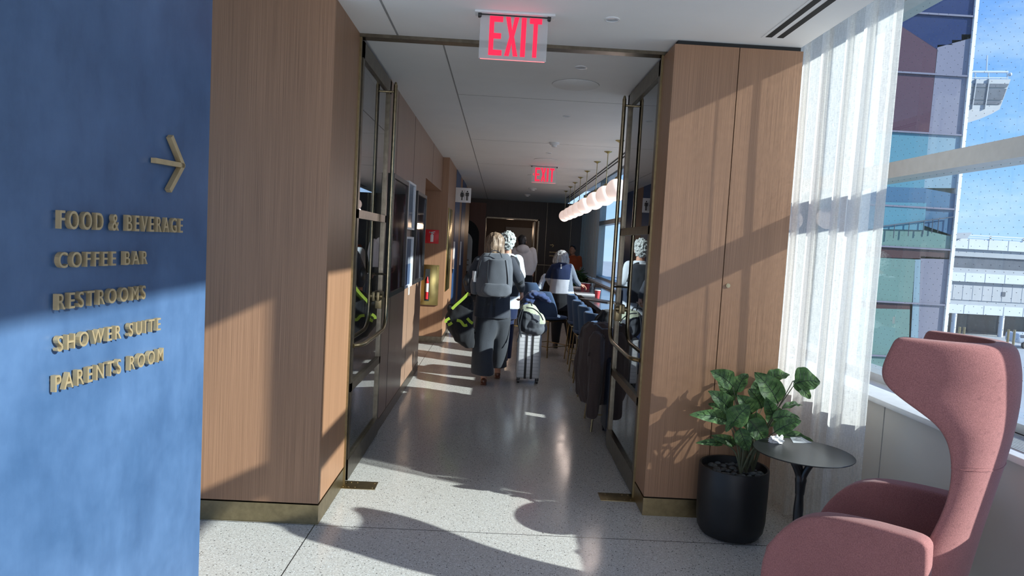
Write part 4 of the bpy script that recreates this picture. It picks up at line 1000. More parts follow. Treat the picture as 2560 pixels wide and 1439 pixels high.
# ------------------------------------------------------------------ people
def body(name, J, label, mat='skin', scale=1.0, group='people in the corridor'):
    """one continuous body from joints; J: dict of world points"""
    mb = MB(); V = Vector; k = scale
    hp, ch, nk, hd = J['hip'], J['chest'], J['neck'], J['head']
    mb.loft([ell(hp+V((0, 0, -.10)), .12*k, .08*k, 20), ell(hp, .14*k, .095*k, 20), ell(hp.lerp(ch, .45), .13*k, .095*k, 20), ell(ch, .155*k, .11*k, 20), ell(ch.lerp(nk, .65), .135*k, .075*k, 20), ell(nk, .06, .06, 20)])
    limb(mb, nk+V((0, 0, -.04)), .06*k, hd+V((0, 0, -.06)), .052*k)
    face = J.get('face', V((0, 1, 0))).normalized(); rt = V((face.y, -face.x, 0))
    mb.ball(hd, (.076*k, .095*k, .112*k)); mb.ball(hd+face*.03+V((0, 0, -.06)), (.055*k, .06*k, .06*k))
    mb.cyl(hd+face*.088*k+V((0, 0, .005)), hd+face*.115*k+V((0, 0, -.025)), .008, .014, 10)        # nose
    for s in (1, -1):
        mb.ball(hd+rt*s*.079*k+V((0, 0, -.015)), (.012, .02, .032), 12, 8)                         # ears
        mb.ball(hd+face*.078*k+rt*s*.03+V((0, 0, .012)), .013, 10, 6)                              # eyes
        mb.ball(hd+face*.086*k+rt*s*.012+V((0, 0, -.052)), (.016, .012, .008), 10, 6)              # lips
    for s, S_ in ((-1, 'l'), (1, 'r')):
        sh = J['sh'+S_]; el, wr = J['el'+S_], J['wr'+S_]
        mb.ball(sh, .05*k, 16, 10); limb(mb, sh, .046*k, el, .038*k); limb(mb, el, .039*k, wr, .027*k)
        limb(mb, ch+V((s*.08, 0, .08)), .06*k, sh, .045*k)
        hdir = J.get('hand'+S_, V((0, 0, -1))).normalized(); side = hdir.cross(V((0, 1, 0.01))).normalized(); nn = V((0, 1, 0))
        palm = wr+hdir*.05
        mb.loft([ell_dir(wr, hdir, .026, .018), ell_dir(wr+hdir*.045, hdir, .020, .038), ell_dir(wr+hdir*.085, hdir, .016, .040)])
        cu = J.get('curl'+S_, .35)
        for q in range(4):
            o_ = nn*(-.030+.020*q); ln = (.030, .034, .032, .025)[q]; a = wr+hdir*.082+o_; d1 = (hdir*cos(cu)+side*sin(cu)*-s).normalized(); d2 = (hdir*cos(2*cu)+side*sin(2*cu)*-s).normalized(); d3 = (hdir*cos(3.1*cu)-side*s*sin(3.1*cu)).normalized()
            b = a+d1*ln; c = b+d2*ln*.8; e_ = c+d3*ln*.65
            limb(mb, a, .0095, b, .009); limb(mb, b, .009, c, .0085); limb(mb, c, .0085, e_, .0075)
        ta = wr+hdir*.03-nn*.03; limb(mb, ta, .013, ta+(hdir*.6-nn*.7-side*s*.3)*.035, .011); tb2 = ta+(hdir*.6-nn*.7-side*s*.3)*.035; limb(mb, tb2, .011, tb2+(hdir*.9-nn*.1-side*s*.4)*.03, .009)
        kn, an = J['kn'+S_], J['an'+S_]; hj = hp+V((s*.085*k, 0, -.06))
        limb(mb, hj, .072*k, kn, .046*k); limb(mb, kn, .044*k, an, .034*k)
        ft = J.get('foot'+S_, V((0, 1, 0))).normalized(); limb(mb, an+V((0, 0, -.03)), .033, an+ft*.13+V((0, 0, -.055)), .026)
    me = fuse(mb, .0078, 2)
    o = link_mesh(name, me, mat, None, True, (hp.x, hp.y, 0)); return tag(o, label, 'person', group)
def ell_dir(c, d, a, b, n=16):
    e1 = d.cross(Vector((0, 1, .01))).normalized(); e2 = d.cross(e1).normalized()
    return [Vector(c)+e1*a*cos(2*pi*k/n)+e2*b*sin(2*pi*k/n) for k in range(n)]
def wear(name, parent, fn, mat, fold=.01, seed=1, voxel=.0105, fscale=7, fz=.45, smooth=3):
    mb = MB(); fn(mb); return link_mesh(name, fuse(mb, voxel, smooth, fold, fscale, fz, seed), mat, parent)
def zone(o, fn):
    off = rootloc(o)
    for p in o.data.polygons: p.material_index = fn(p.center+off)
def shoe(parent, an, ft, mat='shoe', heel=True):
    ft = ft.normalized(); mb = MB(); a = an+Vector((0, 0, -.03))
    b0 = Vector((an.x, an.y, .0))
    mb.ball(b0+Vector((0, 0, .045))-ft*.01, (.034, .04, .042)); mb.ball(b0+ft*.08+Vector((0, 0, .035)), (.037, .075, .03)); mb.ball(b0+ft*.14+Vector((0, 0, .028)), (.034, .05, .025))
    mb.box(b0.x-.034, b0.x+.034, b0.y-.04, b0.y+.17*ft.y, 0.002, .02, .008)
    return link_mesh('shoe', fuse(mb, .006, 2), mat, parent)

V = Vector
# --- woman with grey backpack, walking away
Y0 = 7.62
J = dict(hip=W(1234, 790, Y=Y0), chest=W(1238, 690, Y=Y0), neck=W(1237, 643, Y=Y0), head=W(1238, 612, Y=Y0),
         shl=W(1197, 655, Y=Y0), ell=W(1171, 700, Y=Y0-.03), wrl=W(1174, 728, Y=Y0-.02), shr=W(1275, 655, Y=Y0), elr=W(1296, 696, Y=Y0-.02), wrr=W(1303, 726, Y=Y0+.12),
         knl=W(1212, 855, Y=Y0-.02), anl=W(1209, 952, Y=7.50), knr=W(1247, 852, Y=Y0+.12), anr=W(1244, 932, Y=7.92), handl=V((-.15, 0, -1)), handr=V((.2, .2, -1)), curll=.75, curlr=.75)
wo = body('person', J, 'woman walking away in charcoal wool coat with large grey backpack')
def coat_w(mb):
    mb.loft([ell(W(x, y, Y=Y0), rx, ry, 30) for x, y, rx, ry in ((1229, 793, .205, .15), (1230, 775, .205, .15), (1233, 740, .19, .14), (1236, 700, .185, .135), (1237, 665, .20, .13), (1237, 650, .175, .10), (1237, 640, .08, .08))])
    limb(mb, W(1200, 657, Y=Y0), .075, W(1172, 703, Y=Y0-.03), .066); limb(mb, W(1172, 703, Y=Y0-.03), .066, W(1174, 722, Y=Y0-.02), .050)
    limb(mb, W(1275, 657, Y=Y0), .075, W(1296, 695, Y=Y0-.02), .068); limb(mb, W(1296, 695, Y=Y0-.02), .066, W(1303, 722, Y=Y0+.11), .046)
wear('coat', wo, coat_w, 'coat', .009, 3)
wear('elbow_patch', wo, lambda mb: mb.ball(W(1297, 692, Y=Y0-.036), (.05, .045, .095), rot=Matrix.Rotation(-.3, 3, 'Y')), 'leather', .004, 3)
wear('elbow_patch', wo, lambda mb: mb.ball(W(1171, 700, Y=Y0-.05), (.05, .045, .09)), 'leather', .004, 4)
def trousers_w(mb):
    mb.loft([ell(W(x, y, Y=yy), rx, ry, 26) for x, y, yy, rx, ry in ((1232, 770, Y0, .18, .13), (1221, 800, Y0, .15, .13), (1209, 850, Y0-.04, .118, .12), (1206, 900, 7.54, .120, .125), (1206, 934, 7.50, .128, .135))])
    mb.loft([ell(W(x, y, Y=yy), rx, ry, 26) for x, y, yy, rx, ry in ((1236, 770, Y0, .18, .13), (1246, 800, Y0+.03, .14, .13), (1248, 850, Y0+.14, .115, .12), (1246, 890, 7.84, .105, .12), (1244, 917, 7.90, .108, .13))])
wear('trousers', wo, trousers_w, 'pants', .013, 7, .010, 6, .25)
shoe(wo, J['anl'], V((0, 1, 0))); shoe(wo, J['anr'], V((0, 1, 0)))
def hair_w(mb):
    mb.ball(W(1238, 606, Y=Y0), (.105, .115, .12)); mb.loft([ell(W(x, y, Y=Y0-.02), rx, ry, 22) for x, y, rx, ry in ((1238, 598, .085, .09), (1237, 615, .108, .10), (1236, 632, .118, .085), (1235, 648, .10, .06))])
    for a, b in ((1214, 652), (1225, 656), (1246, 655), (1259, 650)): limb(mb, W((1237+a)/2, 625, Y=Y0-.05), .05, W(a, b-4, Y=Y0-.06), .018)
wear('hair', wo, hair_w, 'hair_brown', .012, 5, .007, 26, .12)
# the backpack
bp = empty('hiking_backpack', tuple(W(1236, 740, Y=7.42)), 'large grey backpack on the back of the walking woman', 'backpack')
def bp_f(mb):
    mb.loft([ell(W(x, y, Y=7.40), rx, ry, 28, p=2.9) for x, y, rx, ry in ((1232, 741, .155, .09), (1232, 730, .20, .11), (1234, 705, .205, .115), (1238, 670, .195, .115), (1239, 645, .175, .105), (1240, 633, .13, .08))])
link_mesh('pack_body', fuse((lambda mb: (bp_f(mb), mb)[1])(MB()), .008, 3, .008, 8, .6, 4), 'packgrey', bp)
wear('front_pocket', bp, lambda mb: mb.loft([ell(W(x, y, Y=7.30), rx, .05, 24, p=3) for x, y, rx in ((1240, 738, .10), (1240, 728, .13), (1243, 700, .125), (1246, 668, .115), (1246, 648, .10))]), 'packgrey', .006, 6)
wear('lower_pocket', bp, lambda mb: mb.loft([ell(W(x, y, Y=7.285), rx, .055, 24, p=2.6) for x, y, rx in ((1238, 740, .12), (1238, 730, .165), (1240, 718, .16), (1241, 708, .13))]), 'packgrey', .008, 7)
wear('side_pocket', bp, lambda mb: mb.loft([ell(W(x, y, Y=7.42), .045, .09, 20) for x, y in ((1187, 735), (1185, 712), (1188, 694))]), 'packgrey', .005, 8)
mb = MB()
for pts in (((1222, 640), (1228, 629), (1238, 626), (1250, 632), (1255, 644)), ((1203, 650), (1197, 672), (1192, 695)), ((1220, 652), (1219, 690), (1222, 728)), ((1264, 650), (1269, 690), (1270, 725))):
    mb.tube(bezier([W(a, b, Y=7.26 if a > 1210 else 7.31) for a, b in pts], 5), .005, 6)
mb.build('cord', 'packdark', bp)
for a, b, c_, e_ in ((1224, 738, 1216, 797), (1236, 738, 1234, 792)):
    MB().band([W(a, b, Y=7.33), W((a+c_)/2, (b+e_)/2, Y=7.40), W(c_, e_, Y=7.38)], .028, .004, (0, 1, 0)).build('strap', 'packdark', bp)
o = MB().cyl(W(1187, 704, Y=7.36), W(1188, 677, Y=7.36), .030, n=18).build('water_bottle', 'silver', None, True, tuple(W(1187, 704, Y=7.36))); tag(o, 'silver water bottle in the side pocket of the grey backpack', 'bottle')
# black bag with lime straps in her left hand
bb = empty('black_bag', tuple(W(1150, 870, Y=7.45)), 'large black bag with lime green straps carried in her left hand', 'bag')
def bb_f(mb):
    mb.loft([ell(W(x, y, Y=7.45), rx, ry, 26) for x, y, rx, ry in ((1174, 868, .045, .05), (1162, 852, .11, .08), (1152, 825, .155, .10), (1148, 795, .155, .10), (1154, 770, .125, .09), (1163, 752, .085, .07), (1171, 738, .04, .04))])
    limb(mb, W(1130, 770, Y=7.45), .05, W(1142, 790, Y=7.45), .07)
link_mesh('bag_body', fuse((lambda mb: (bb_f(mb), mb)[1])(MB()), .008, 3, .022, 7, .7, 9), 'blackcloth', bb)
for pts in (((1172, 732), (1156, 748), (1140, 762), (1130, 772)), ((1124, 795), (1116, 800), (1114, 806)), ((1130, 806), (1125, 810), (1120, 812)), ((1142, 800), (1152, 803), (1160, 813), (1168, 812)), ((1168, 795), (1175, 803), (1182, 808))):
    MB().band(bezier([W(a, b, Y=7.33) for a, b in pts], 4), .03, .006, (0, 1, 0)).build('strap', 'lime', bb)

# --- man with grey curls and white shirt, in front of her
Y1 = 8.75
J = dict(hip=W(1262, 765, Y=Y1), chest=W(1266, 680, Y=Y1), neck=W(1268, 640, Y=Y1), head=W(1269, 606, Y=Y1), shl=W(1236, 648, Y=Y1), ell=W(1230, 695, Y=Y1), wrl=W(1232, 740, Y=Y1),
         shr=W(1296, 650, Y=Y1), elr=W(1302, 690, Y=Y1-.02), wrr=W(1292, 705, Y=Y1+.2), knl=W(1250, 835, Y=Y1), anl=W(1247, 905, Y=Y1-.1), knr=W(1262, 835, Y=Y1+.1), anr=W(1256, 898, Y=Y1+.15), handr=V((-.5, .6, -.2)))
m1 = body('person', J, 'man with curly grey hair in white shirt and black backpack')
def shirt1(mb):
    mb.loft([ell(W(x, y, Y=Y1), rx, ry, 26) for x, y, rx, ry in ((1262, 770, .19, .13), (1264, 720, .19, .125), (1267, 670, .205, .13), (1268, 650, .19, .11), (1269, 638, .09, .08), (1269, 633, .07, .07))])
    limb(mb, W(1294, 651, Y=Y1), .078, W(1302, 688, Y=Y1-.02), .062); limb(mb, W(1302, 688, Y=Y1-.02), .06, W(1295, 703, Y=Y1+.14), .05)
    limb(mb, W(1238, 650, Y=Y1), .078, W(1231, 692, Y=Y1), .06); limb(mb, W(1231, 692, Y=Y1), .055, W(1232, 728, Y=Y1), .045)
wear('shirt', m1, shirt1, 'shirt', .008, 2)
wear('trousers', m1, lambda mb: (mb.loft([ell(W(1261, 748, Y=Y1), .165, .12, 24), ell(W(1260, 775, Y=Y1), .18, .13, 24), ell(W(1259, 795, Y=Y1), .17, .13, 24)]), mb.loft([ell(W(x, y, Y=yy), .115, .12, 22) for x, y, yy in ((1257, 750, Y1), (1250, 830, Y1), (1247, 900, Y1-.1))]), mb.loft([ell(W(x, y, Y=yy), .115, .12, 22) for x, y, yy in ((1266, 750, Y1), (1262, 830, Y1+.1), (1256, 893, Y1+.15))])), 'navy', .008, 2)
wear('hair', m1, lambda mb: (mb.ball(W(1269, 597, Y=Y1), (.103, .115, .10)), mb.ball(W(1268, 607, Y=Y1-.02), (.088, .10, .10))), 'hair_curly', .022, 5, .007, 34, 1, 1)
shoe(m1, J['anl'], V((0, 1, 0)), 'blackplastic'); shoe(m1, J['anr'], V((0, 1, 0)), 'blackplastic')
b1 = empty('black_backpack', tuple(W(1272, 740, Y=8.56)), 'black backpack on the man with curly grey hair', 'backpack')
link_mesh('pack_body', fuse((lambda mb: (mb.loft([ell(W(x, y, Y=8.55), rx, .09, 24, p=2.8) for x, y, rx in ((1268, 740, .13), (1268, 720, .16), (1270, 680, .16), (1271, 655, .14), (1271, 642, .10))]), mb)[1])(MB()), .009, 3, .012, 9, .7, 4), 'packdark', b1)
MB().band(bezier([W(a, b, Y=8.60) for a, b in ((1276, 640), (1288, 646), (1294, 665), (1300, 690))], 5), .03, .008, (0, 1, 0)).build('strap', 'blackcloth', b1)

# --- man in the pale hoodie
Y2 = 13.5
J = dict(hip=W(1313, 695, Y=Y2), chest=W(1310, 645, Y=Y2), neck=W(1307, 618, Y=Y2), head=W(1305, 602, Y=Y2), shl=W(1288, 627, Y=Y2), ell=W(1283, 655, Y=Y2), wrl=W(1285, 680, Y=Y2+.1),
         shr=W(1331, 627, Y=Y2), elr=W(1336, 655, Y=Y2), wrr=W(1332, 680, Y=Y2), knl=W(1302, 745, Y=Y2), anl=W(1299, 795, Y=Y2-.15), knr=W(1319, 745, Y=Y2+.1), anr=W(1316, 790, Y=Y2+.2))
m2 = body('person', J, 'dark-haired man in pale hoodie walking near the far doorway')
def hood(mb):
    mb.loft([ell(W(x, y, Y=Y2), rx, ry, 26) for x, y, rx, ry in ((1311, 687, .175, .13), (1311, 672, .20, .14), (1311, 650, .20, .135), (1309, 630, .215, .125), (1308, 624, .17, .10), (1307, 617, .08, .08))])
    limb(mb, W(1331, 628, Y=Y2), .082, W(1336, 655, Y=Y2), .068); limb(mb, W(1336, 655, Y=Y2), .066, W(1333, 674, Y=Y2), .05)
    limb(mb, W(1288, 628, Y=Y2), .082, W(1284, 655, Y=Y2), .065); limb(mb, W(1284, 655, Y=Y2), .06, W(1285, 674, Y=Y2+.08), .05)
    mb.ball(W(1307, 622, Y=Y2-.1), (.13, .07, .09))
wear('hoodie', m2, hood, 'hoodie', .009, 2, .011)
wear('trousers', m2, lambda mb: (mb.loft([ell(W(1311, 676, Y=Y2), .16, .115, 24), ell(W(1312, 692, Y=Y2), .17, .125, 24), ell(W(1312, 705, Y=Y2), .16, .12, 24)]), mb.loft([ell(W(x, y, Y=yy), .10, .11, 22) for x, y, yy in ((1307, 678, Y2), (1302, 740, Y2), (1299, 792, Y2-.15))]), mb.loft([ell(W(x, y, Y=yy), .10, .11, 22) for x, y, yy in ((1315, 678, Y2), (1319, 740, Y2+.1), (1316, 787, Y2+.2))])), 'blackcloth', .006, 2, .012)
wear('hair', m2, lambda mb: (mb.ball(W(1305, 599, Y=Y2), (.088, .105, .10)), mb.ball(W(1305, 605, Y=Y2-.03), (.075, .08, .09))), 'hair_black', .008, 2, .008, 20)
shoe(m2, J['anl'], V((0, 1, 0)), 'blackplastic'); shoe(m2, J['anr'], V((0, 1, 0)), 'blackplastic')

# --- grey-haired woman bending over the counter
Y3 = 10.5
J = dict(hip=W(1404, 745, Y=Y3-.05), chest=W(1404, 690, Y=Y3), neck=W(1404, 657, Y=Y3+.05), head=W(1404, 642, Y=Y3+.12), shl=W(1382, 668, Y=Y3+.02), ell=W(1370, 695, Y=Y3+.1), wrl=W(1378, 712, Y=Y3+.3),
         shr=W(1425, 668, Y=Y3+.02), elr=W(1438, 698, Y=Y3), wrr=W(1447, 712, Y=Y3+.1), knl=W(1394, 800, Y=Y3), anl=W(1389, 860, Y=Y3), knr=W(1424, 800, Y=Y3), anr=W(1430, 862, Y=Y3-.02), handr=V((.9, .1, -.1)), curlr=.5)
m3 = body('person', J, 'grey-haired woman in navy and light grey jacket leaning at the counter')
def jk(mb):
    mb.loft([ell(W(x, y, Y=Y3), rx, ry, 30) for x, y, rx, ry in ((1404, 743, .205, .15), (1404, 735, .20, .15), (1404, 700, .165, .13), (1404, 672, .165, .12), (1404, 662, .14, .09), (1404, 655, .07, .07))])
    limb(mb, W(1424, 668, Y=Y3), .06, W(1437, 698, Y=Y3), .055); limb(mb, W(1437, 698, Y=Y3), .055, W(1446, 710, Y=Y3+.06), .045)
    limb(mb, W(1384, 668, Y=Y3), .06, W(1371, 693, Y=Y3+.08), .058); limb(mb, W(1371, 693, Y=Y3+.08), .055, W(1377, 708, Y=Y3+.25), .045)
o = wear('jacket', m3, jk, ['navy', 'jacketgrey', 'sleevegrey'], .008, 4)
zl = W(1404, 697, Y=Y3).z; xl = W(1404, 697, Y=Y3).x
zone(o, lambda c: 2 if (c.x-xl > .12+.1*(c.z-zl-.05) and c.z > .90) else (1 if c.z < zl else 0))
mb = MB()
for k, yy in enumerate((661, 664, 667, 670)): mb.box(*(lambda p: (p.x-.009, p.x+.009, p.y-.002, p.y, p.z-.006, p.z+.006))(W(1403, yy, Y=Y3-.125)))
mb.build('back_logo', 'white', o)
wear('trousers', m3, lambda mb: (mb.loft([ell(W(1404, 732, Y=Y3-.04), .17, .14, 24), ell(W(1404, 755, Y=Y3-.04), .185, .16, 24), ell(W(1404, 775, Y=Y3-.04), .17, .14, 24)]), mb.loft([ell(W(x, y, Y=Y3), r, r, 22) for x, y, r in ((1396, 740, .12), (1393, 790, .095), (1390, 830, .075), (1389, 856, .06))]), mb.loft([ell(W(x, y, Y=Y3), r, r, 22) for x, y, r in ((1414, 740, .12), (1421, 790, .095), (1426, 830, .078), (1430, 858, .065))])), 'blackcloth', .006, 2)
wear('hair', m3, lambda mb: (mb.ball(W(1404, 641, Y=Y3+.08), (.112, .13, .10)), mb.loft([ell(W(x, y, Y=Y3+.04), r, .10, 20) for x, y, r in ((1404, 636, .09), (1403, 645, .125), (1402, 655, .13), (1402, 661, .10))])), 'hair_silver', .010, 3, .007, 28, .12)
shoe(m3, J['anl'], V((0, 1, 0)), 'blackplastic'); shoe(m3, J['anr'], V((0, 1, 0)), 'blackplastic')

# --- person in the orange shirt, far away in the dim corner
Y4 = 17.6
J = dict(hip=W(1434, 692, Y=Y4), chest=W(1434, 658, Y=Y4), neck=W(1433, 638, Y=Y4), head=W(1431, 625, Y=Y4), shl=W(1419, 645, Y=Y4), ell=W(1417, 664, Y=Y4), wrl=W(1421, 682, Y=Y4-.05),
         shr=W(1448, 645, Y=Y4), elr=W(1451, 664, Y=Y4), wrr=W(1448, 682, Y=Y4-.05), knl=W(1426, 725, Y=Y4), anl=W(1424, 760, Y=Y4), knr=W(1440, 725, Y=Y4), anr=W(1440, 760, Y=Y4), face=V((-.5, -1, 0)))
m4 = body('person', J, 'person in an orange shirt standing in the dim far corner')
wear('shirt', m4, lambda mb: (mb.loft([ell(W(x, y, Y=Y4), rx, ry, 24) for x, y, rx, ry in ((1434, 692, .17, .13), (1434, 665, .165, .125), (1434, 650, .18, .12), (1433, 643, .13, .09), (1433, 638, .07, .07))]),
     limb(mb, W(1448, 645.5, Y=Y4), .075, W(1451, 664, Y=Y4), .052), limb(mb, W(1419, 645.5, Y=Y4), .075, W(1417, 664, Y=Y4), .052)), 'orange', .008, 2, .012)
wear('trousers', m4, lambda mb: (mb.loft([ell(W(x, y, Y=Y4), .10, .11, 22) for x, y in ((1427, 688), (1425, 725), (1424, 757))]), mb.loft([ell(W(x, y, Y=Y4), .10, .11, 22) for x, y in ((1440, 688), (1440, 725), (1440, 757))])), 'blackcloth', .006, 2, .012)
wear('hair', m4, lambda mb: mb.ball(W(1432, 621, Y=Y4+.02), (.083, .095, .085)), 'hair_black', .005, 2, .008, 20)
# plants at the far end
pf = empty('far_plant', (1.95, 16.5, 0), 'low green plants beyond the counter below the far curtain', 'plant'); rnd = random.Random(3); mb = MB()
for k in range(160):
    c = Vector((rnd.uniform(1.72, 2.1), rnd.uniform(15.9, 17.1), rnd.uniform(.62, 1.0))); a = rnd.uniform(0, 6.28)
    mb.ball(c, (.09, .03, .012), 8, 5, rot=Matrix.Rotation(a, 3, 'Z') @ Matrix.Rotation(rnd.uniform(-1, 1), 3, 'Y'))
mb.build('foliage', 'green', pf); MB().box(1.72, 2.1, 15.9, 17.1, 0, .66, .01).build('planter_box', 'wood_dark', pf)

# ================================================================== OUTSIDE
struct('ground', MB().box(3.2, 320, -60, 400, -6.9, -6.5), 'asphalt')
# glazed side wing of this building, seen through the window
YF = 10.0
fw = empty('glass_wing', (6, YF, -6.5), 'projecting glazed building wing outside the window, maroon, navy and teal reflections coloured into its panes', 'building')
def fpx(x, y): return W(x, y, Y=YF)
edge = [W(2437, 0, Y=YF), W(2368, 830, Y=YF)]; xe = (edge[0].x+edge[1].x)/2
for n_, h in (('maroon', (104, 74, 82)), ('navyp', (48, 60, 104)), ('curtrefl', (150, 148, 164)), ('tealp', (108, 160, 178)), ('greenp', (128, 160, 152)), ('brownp', (98, 74, 72)), ('tealc', (150, 178, 192)), ('steelp', (92, 128, 158))):  # flat pane colours paint in what the glass mirrors, curtain pleats included
    M[n_] = plain('reflected_'+n_, tuple(c_*.62 for c_ in rgb(h)[:3])+(1,), .15, 0, .06, .9)
X0 = 5.2
def strip(pts, mat, y=YF, nm='pane'):
    q = [W(a, b, Y=y) for a, b in pts]
    MB().prism(range(len(q)), lambda i: q[i], lambda i: q[i]+Vector((0, .012, 0))).build(nm, mat, fw, False)
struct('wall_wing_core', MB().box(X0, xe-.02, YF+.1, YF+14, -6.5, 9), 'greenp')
zj = [W(2330, y, Y=YF).z for y in (-700, -250, 36, 186, 334, 520, 622, 760, 895, 1010)]
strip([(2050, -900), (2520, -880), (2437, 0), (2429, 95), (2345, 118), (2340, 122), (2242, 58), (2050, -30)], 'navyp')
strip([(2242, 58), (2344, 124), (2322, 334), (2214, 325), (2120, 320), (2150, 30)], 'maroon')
strip([(2344, 112), (2380, 112), (2380, 100), (2404, 100), (2404, 86), (2429, 86), (2408, 338), (2322, 334)], 'curtrefl')
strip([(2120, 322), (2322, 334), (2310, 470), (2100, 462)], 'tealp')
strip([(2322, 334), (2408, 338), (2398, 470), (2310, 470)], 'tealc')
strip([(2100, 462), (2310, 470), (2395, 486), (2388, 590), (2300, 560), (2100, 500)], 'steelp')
strip([(2100, 500), (2200, 505), (2316, 507), (2310, 575), (2100, 570)], 'tealp', YF-.02)
strip([(2100, 570), (2310, 575), (2384, 592), (2381, 622), (2100, 608)], 'greenp')
strip([(2100, 608), (2381, 622), (2378, 648), (2100, 640)], 'brownp')
strip([(2100, 640), (2288, 648), (2280, 756), (2100, 750)], 'greenp')
strip([(2100, 750), (2275, 756), (2275, 773), (2100, 768)], 'brownp')
strip([(2100, 768), (2275, 773), (2268, 1010), (2080, 1010)], 'greenp')
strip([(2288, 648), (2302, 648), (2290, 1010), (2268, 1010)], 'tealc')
strip([(2302, 640), (2378, 645), (2352, 1010), (2290, 1010)], 'curtrefl')
mb = MB()
for z in zj: mb.box(X0, xe, YF-.03, YF-.01, z-.012, z+.012)
mb.build('glazing_bars', 'curtrefl', fw, False)
MB().box(xe-.04, xe+.012, YF-.035, YF+.1, -6.5, 9).build('corner_fin', 'sill', fw)
rl = MB(); a0, a1 = W(2200, 566, Y=YF-.05), W(2384, 542, Y=YF-.05)  # bars stand in for a railing mirrored in the glass
rl.tube([a0, a1], .008, 6)
for f in (.2, .4, .6, .72, .8, 1): p = a0.lerp(a1, f); rl.tube([p, p+Vector((0, 0, -.2))], .006, 6)
rl.build('reflected_railing', 'darkglass', fw)
# terminal building across the apron
YT = 80.0
tm = empty('terminal_building', (60, YT, -6.5), 'long white terminal building with grey window bands across the apron', 'building')
zr = lambda y: W(2460, y, Y=YT).z
XA, XB = 46, 110
def bandz(y0, y1, mat, nm, dy=0):
    MB().box(XA, XB, YT+dy, YT+18, zr(y1), zr(y0)).build(nm, mat, tm, False)
bandz(598, 624, 'palemetal', 'roof_band'); bandz(624, 643, 'midpanel', 'upper_trim', .3); bandz(643, 672, 'darkglass', 'window_band', .5); bandz(672, 684, 'midpanel', 'lower_trim', .3)
bandz(684, 706, 'palemetal', 'wall_band'); bandz(706, 715, 'midpanel', 'shade_band', .4); bandz(715, 752, 'concrete', 'panel_wall', .2); bandz(752, 764, 'midpanel', 'cornice_shade', .3); bandz(764, 786, 'palemetal', 'canopy_band', -.3)
MB().box(XA, XB, YT+5, YT+18, -6.5, zr(786)).build('undercroft', 'darkglass', tm, False)
jn = MB()
for k in range(26): x = XA+2.4*k; jn.box(x, x+.06, YT-.32, YT-.3, zr(786), zr(764)).box(x, x+.06, YT-.02, YT, zr(706), zr(684)).box(x, x+.06, YT-.02, YT, zr(624), zr(598)).box(x, x+.06, YT+.18, YT+.2, zr(752), zr(715)).box(x+1.2, x+1.26, YT+.18, YT+.2, zr(752), zr(715))
jn.build('panel_joints', 'midpanel', tm, False)
rt = MB(); rt.box(XA, XB, YT-.1, YT, zr(591), zr(588)).box(XA, XB, YT-.1, YT, zr(596), zr(594))
for k in range(16): rt.box(XA+4*k, XA+4*k+.2, YT-.1, YT, zr(598), zr(590))
rt.build('roof_railing', 'palemetal', tm, False)
for k in range(4): x = W(2398, 810, Y=YT-1).x+5.78*k; MB().cyl((x, YT-.0, -6.5), (x, YT, zr(786)), .28, n=16).build('column', 'palemetal', tm)
MB().box(W(2510, 707, Y=YT).x-.0, W(2519, 707, Y=YT).x, YT+.15, YT+.2, zr(738), zr(727)).build('vent', 'darkglass', tm, False)
p = W(2375, 583, Y=YT); mb = MB(); q = [W(2370, 583, Y=YT-1), W(2430, 581, Y=YT-1), W(2418, 596, Y=YT-1), W(2370, 597, Y=YT-1)]
mb.prism(range(4), lambda i: q[i], lambda i: q[i]+Vector((0, 2, 0))).build('roof_plant', 'midpanel', tm, False)
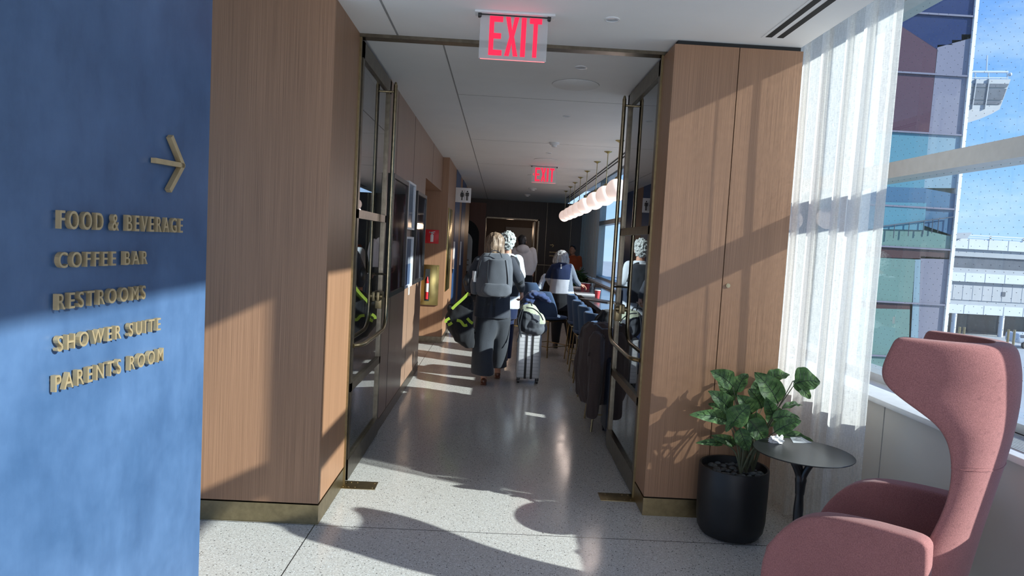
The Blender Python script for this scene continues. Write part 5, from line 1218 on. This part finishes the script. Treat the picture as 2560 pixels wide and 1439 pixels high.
# control tower cab
YC = 150.0
tw = empty('control_tower', tuple(W(2420, 250, Y=YC)), 'concrete control tower cab with sloping glazing and mast against the sky', 'tower')
def tpoly(pts, mat, nm, d0=0, d1=12):
    q = [W(a, b, Y=YC) for a, b in pts]; MB().prism(range(len(q)), lambda i: q[i]+Vector((0, d0, 0)), lambda i: q[i]+Vector((0, d1, 0))).build(nm, mat, tw, False)
tpoly([(2360, 196), (2527, 198), (2499, 273), (2360, 272)], 'midpanel', 'cab')
tpoly([(2360, 208), (2521, 210), (2515, 219), (2360, 217)], 'darkglass', 'upper_glazing', -.2, 0); tpoly([(2360, 220), (2515, 222), (2505, 250), (2360, 249)], 'darkglass', 'main_glazing', -.2, 0); tpoly([(2360, 252), (2503, 253), (2499, 261), (2360, 260)], 'darkglass', 'lower_glazing', -.2, 0)
sp_ = W(2350, 300, Y=YC+6); MB().cyl((sp_.x, YC+6, -6.5), (sp_.x, YC+6, W(2350, 300, Y=YC).z), 3.2, n=20).build('shaft', 'concrete', tw)
for x in (2438, 2470): tpoly([(x, 198), (x+2, 198), (x-9, 273), (x-11, 273)], 'concrete', 'mullion', -.4, 0)
tpoly([(2360, 272), (2499, 273), (2478, 285), (2450, 297), (2415, 308), (2360, 318)], 'concrete', 'underside')
rr = MB()
for y in (179, 194): rr.tube([W(2360, y, Y=YC), W(2520, y+1, Y=YC)], .22 if y == 179 else .12, 6)
for x in (2400, 2438, 2471, 2518): rr.tube([W(x, 197, Y=YC), W(x, 180, Y=YC)], .12, 6)
rr.tube([W(2466, 180, Y=YC), W(2468, 138, Y=YC)], .14, 6).ball(W(2525, 186, Y=YC), .4, 10, 8); rr.build('railing_and_mast', 'palemetal', tw)
# service vehicle and bollards on the apron
vh = W(2556, 845, Y=70); d = empty('service_vehicle', (vh.x, 70, -6.5), 'white service vehicle parked under the terminal building', 'vehicle')
MB().box(vh.x-1.2, vh.x+3.5, 69, 71, -5.95, -4.9, .25).build('body', 'palemetal', d); MB().box(vh.x-1.0, vh.x+.3, 68.98, 71.02, -5.4, -5.05, .05).build('windows', 'darkglass', d)
for x in (-.3, 2.4): MB().cyl((vh.x+x, 68.95, -6.1), (vh.x+x, 69.2, -6.1), .42, n=18).build('wheel', 'blackplastic', d)
b0 = None
for i, px in enumerate((2396, 2408, 2519, 2534)):
    c = W(px, 850, Y=66); o = MB().cyl((c.x, 66, -6.5), (c.x, 66, -4.3), .11, n=12).build('bollard', 'brass', None, True, (c.x, 66, -6.5))
    tag(o, ('tan bollard on the apron, %s from the left of four before the terminal') % ('first', 'second', 'third', 'fourth')[i], 'bollard', 'bollards on the apron')
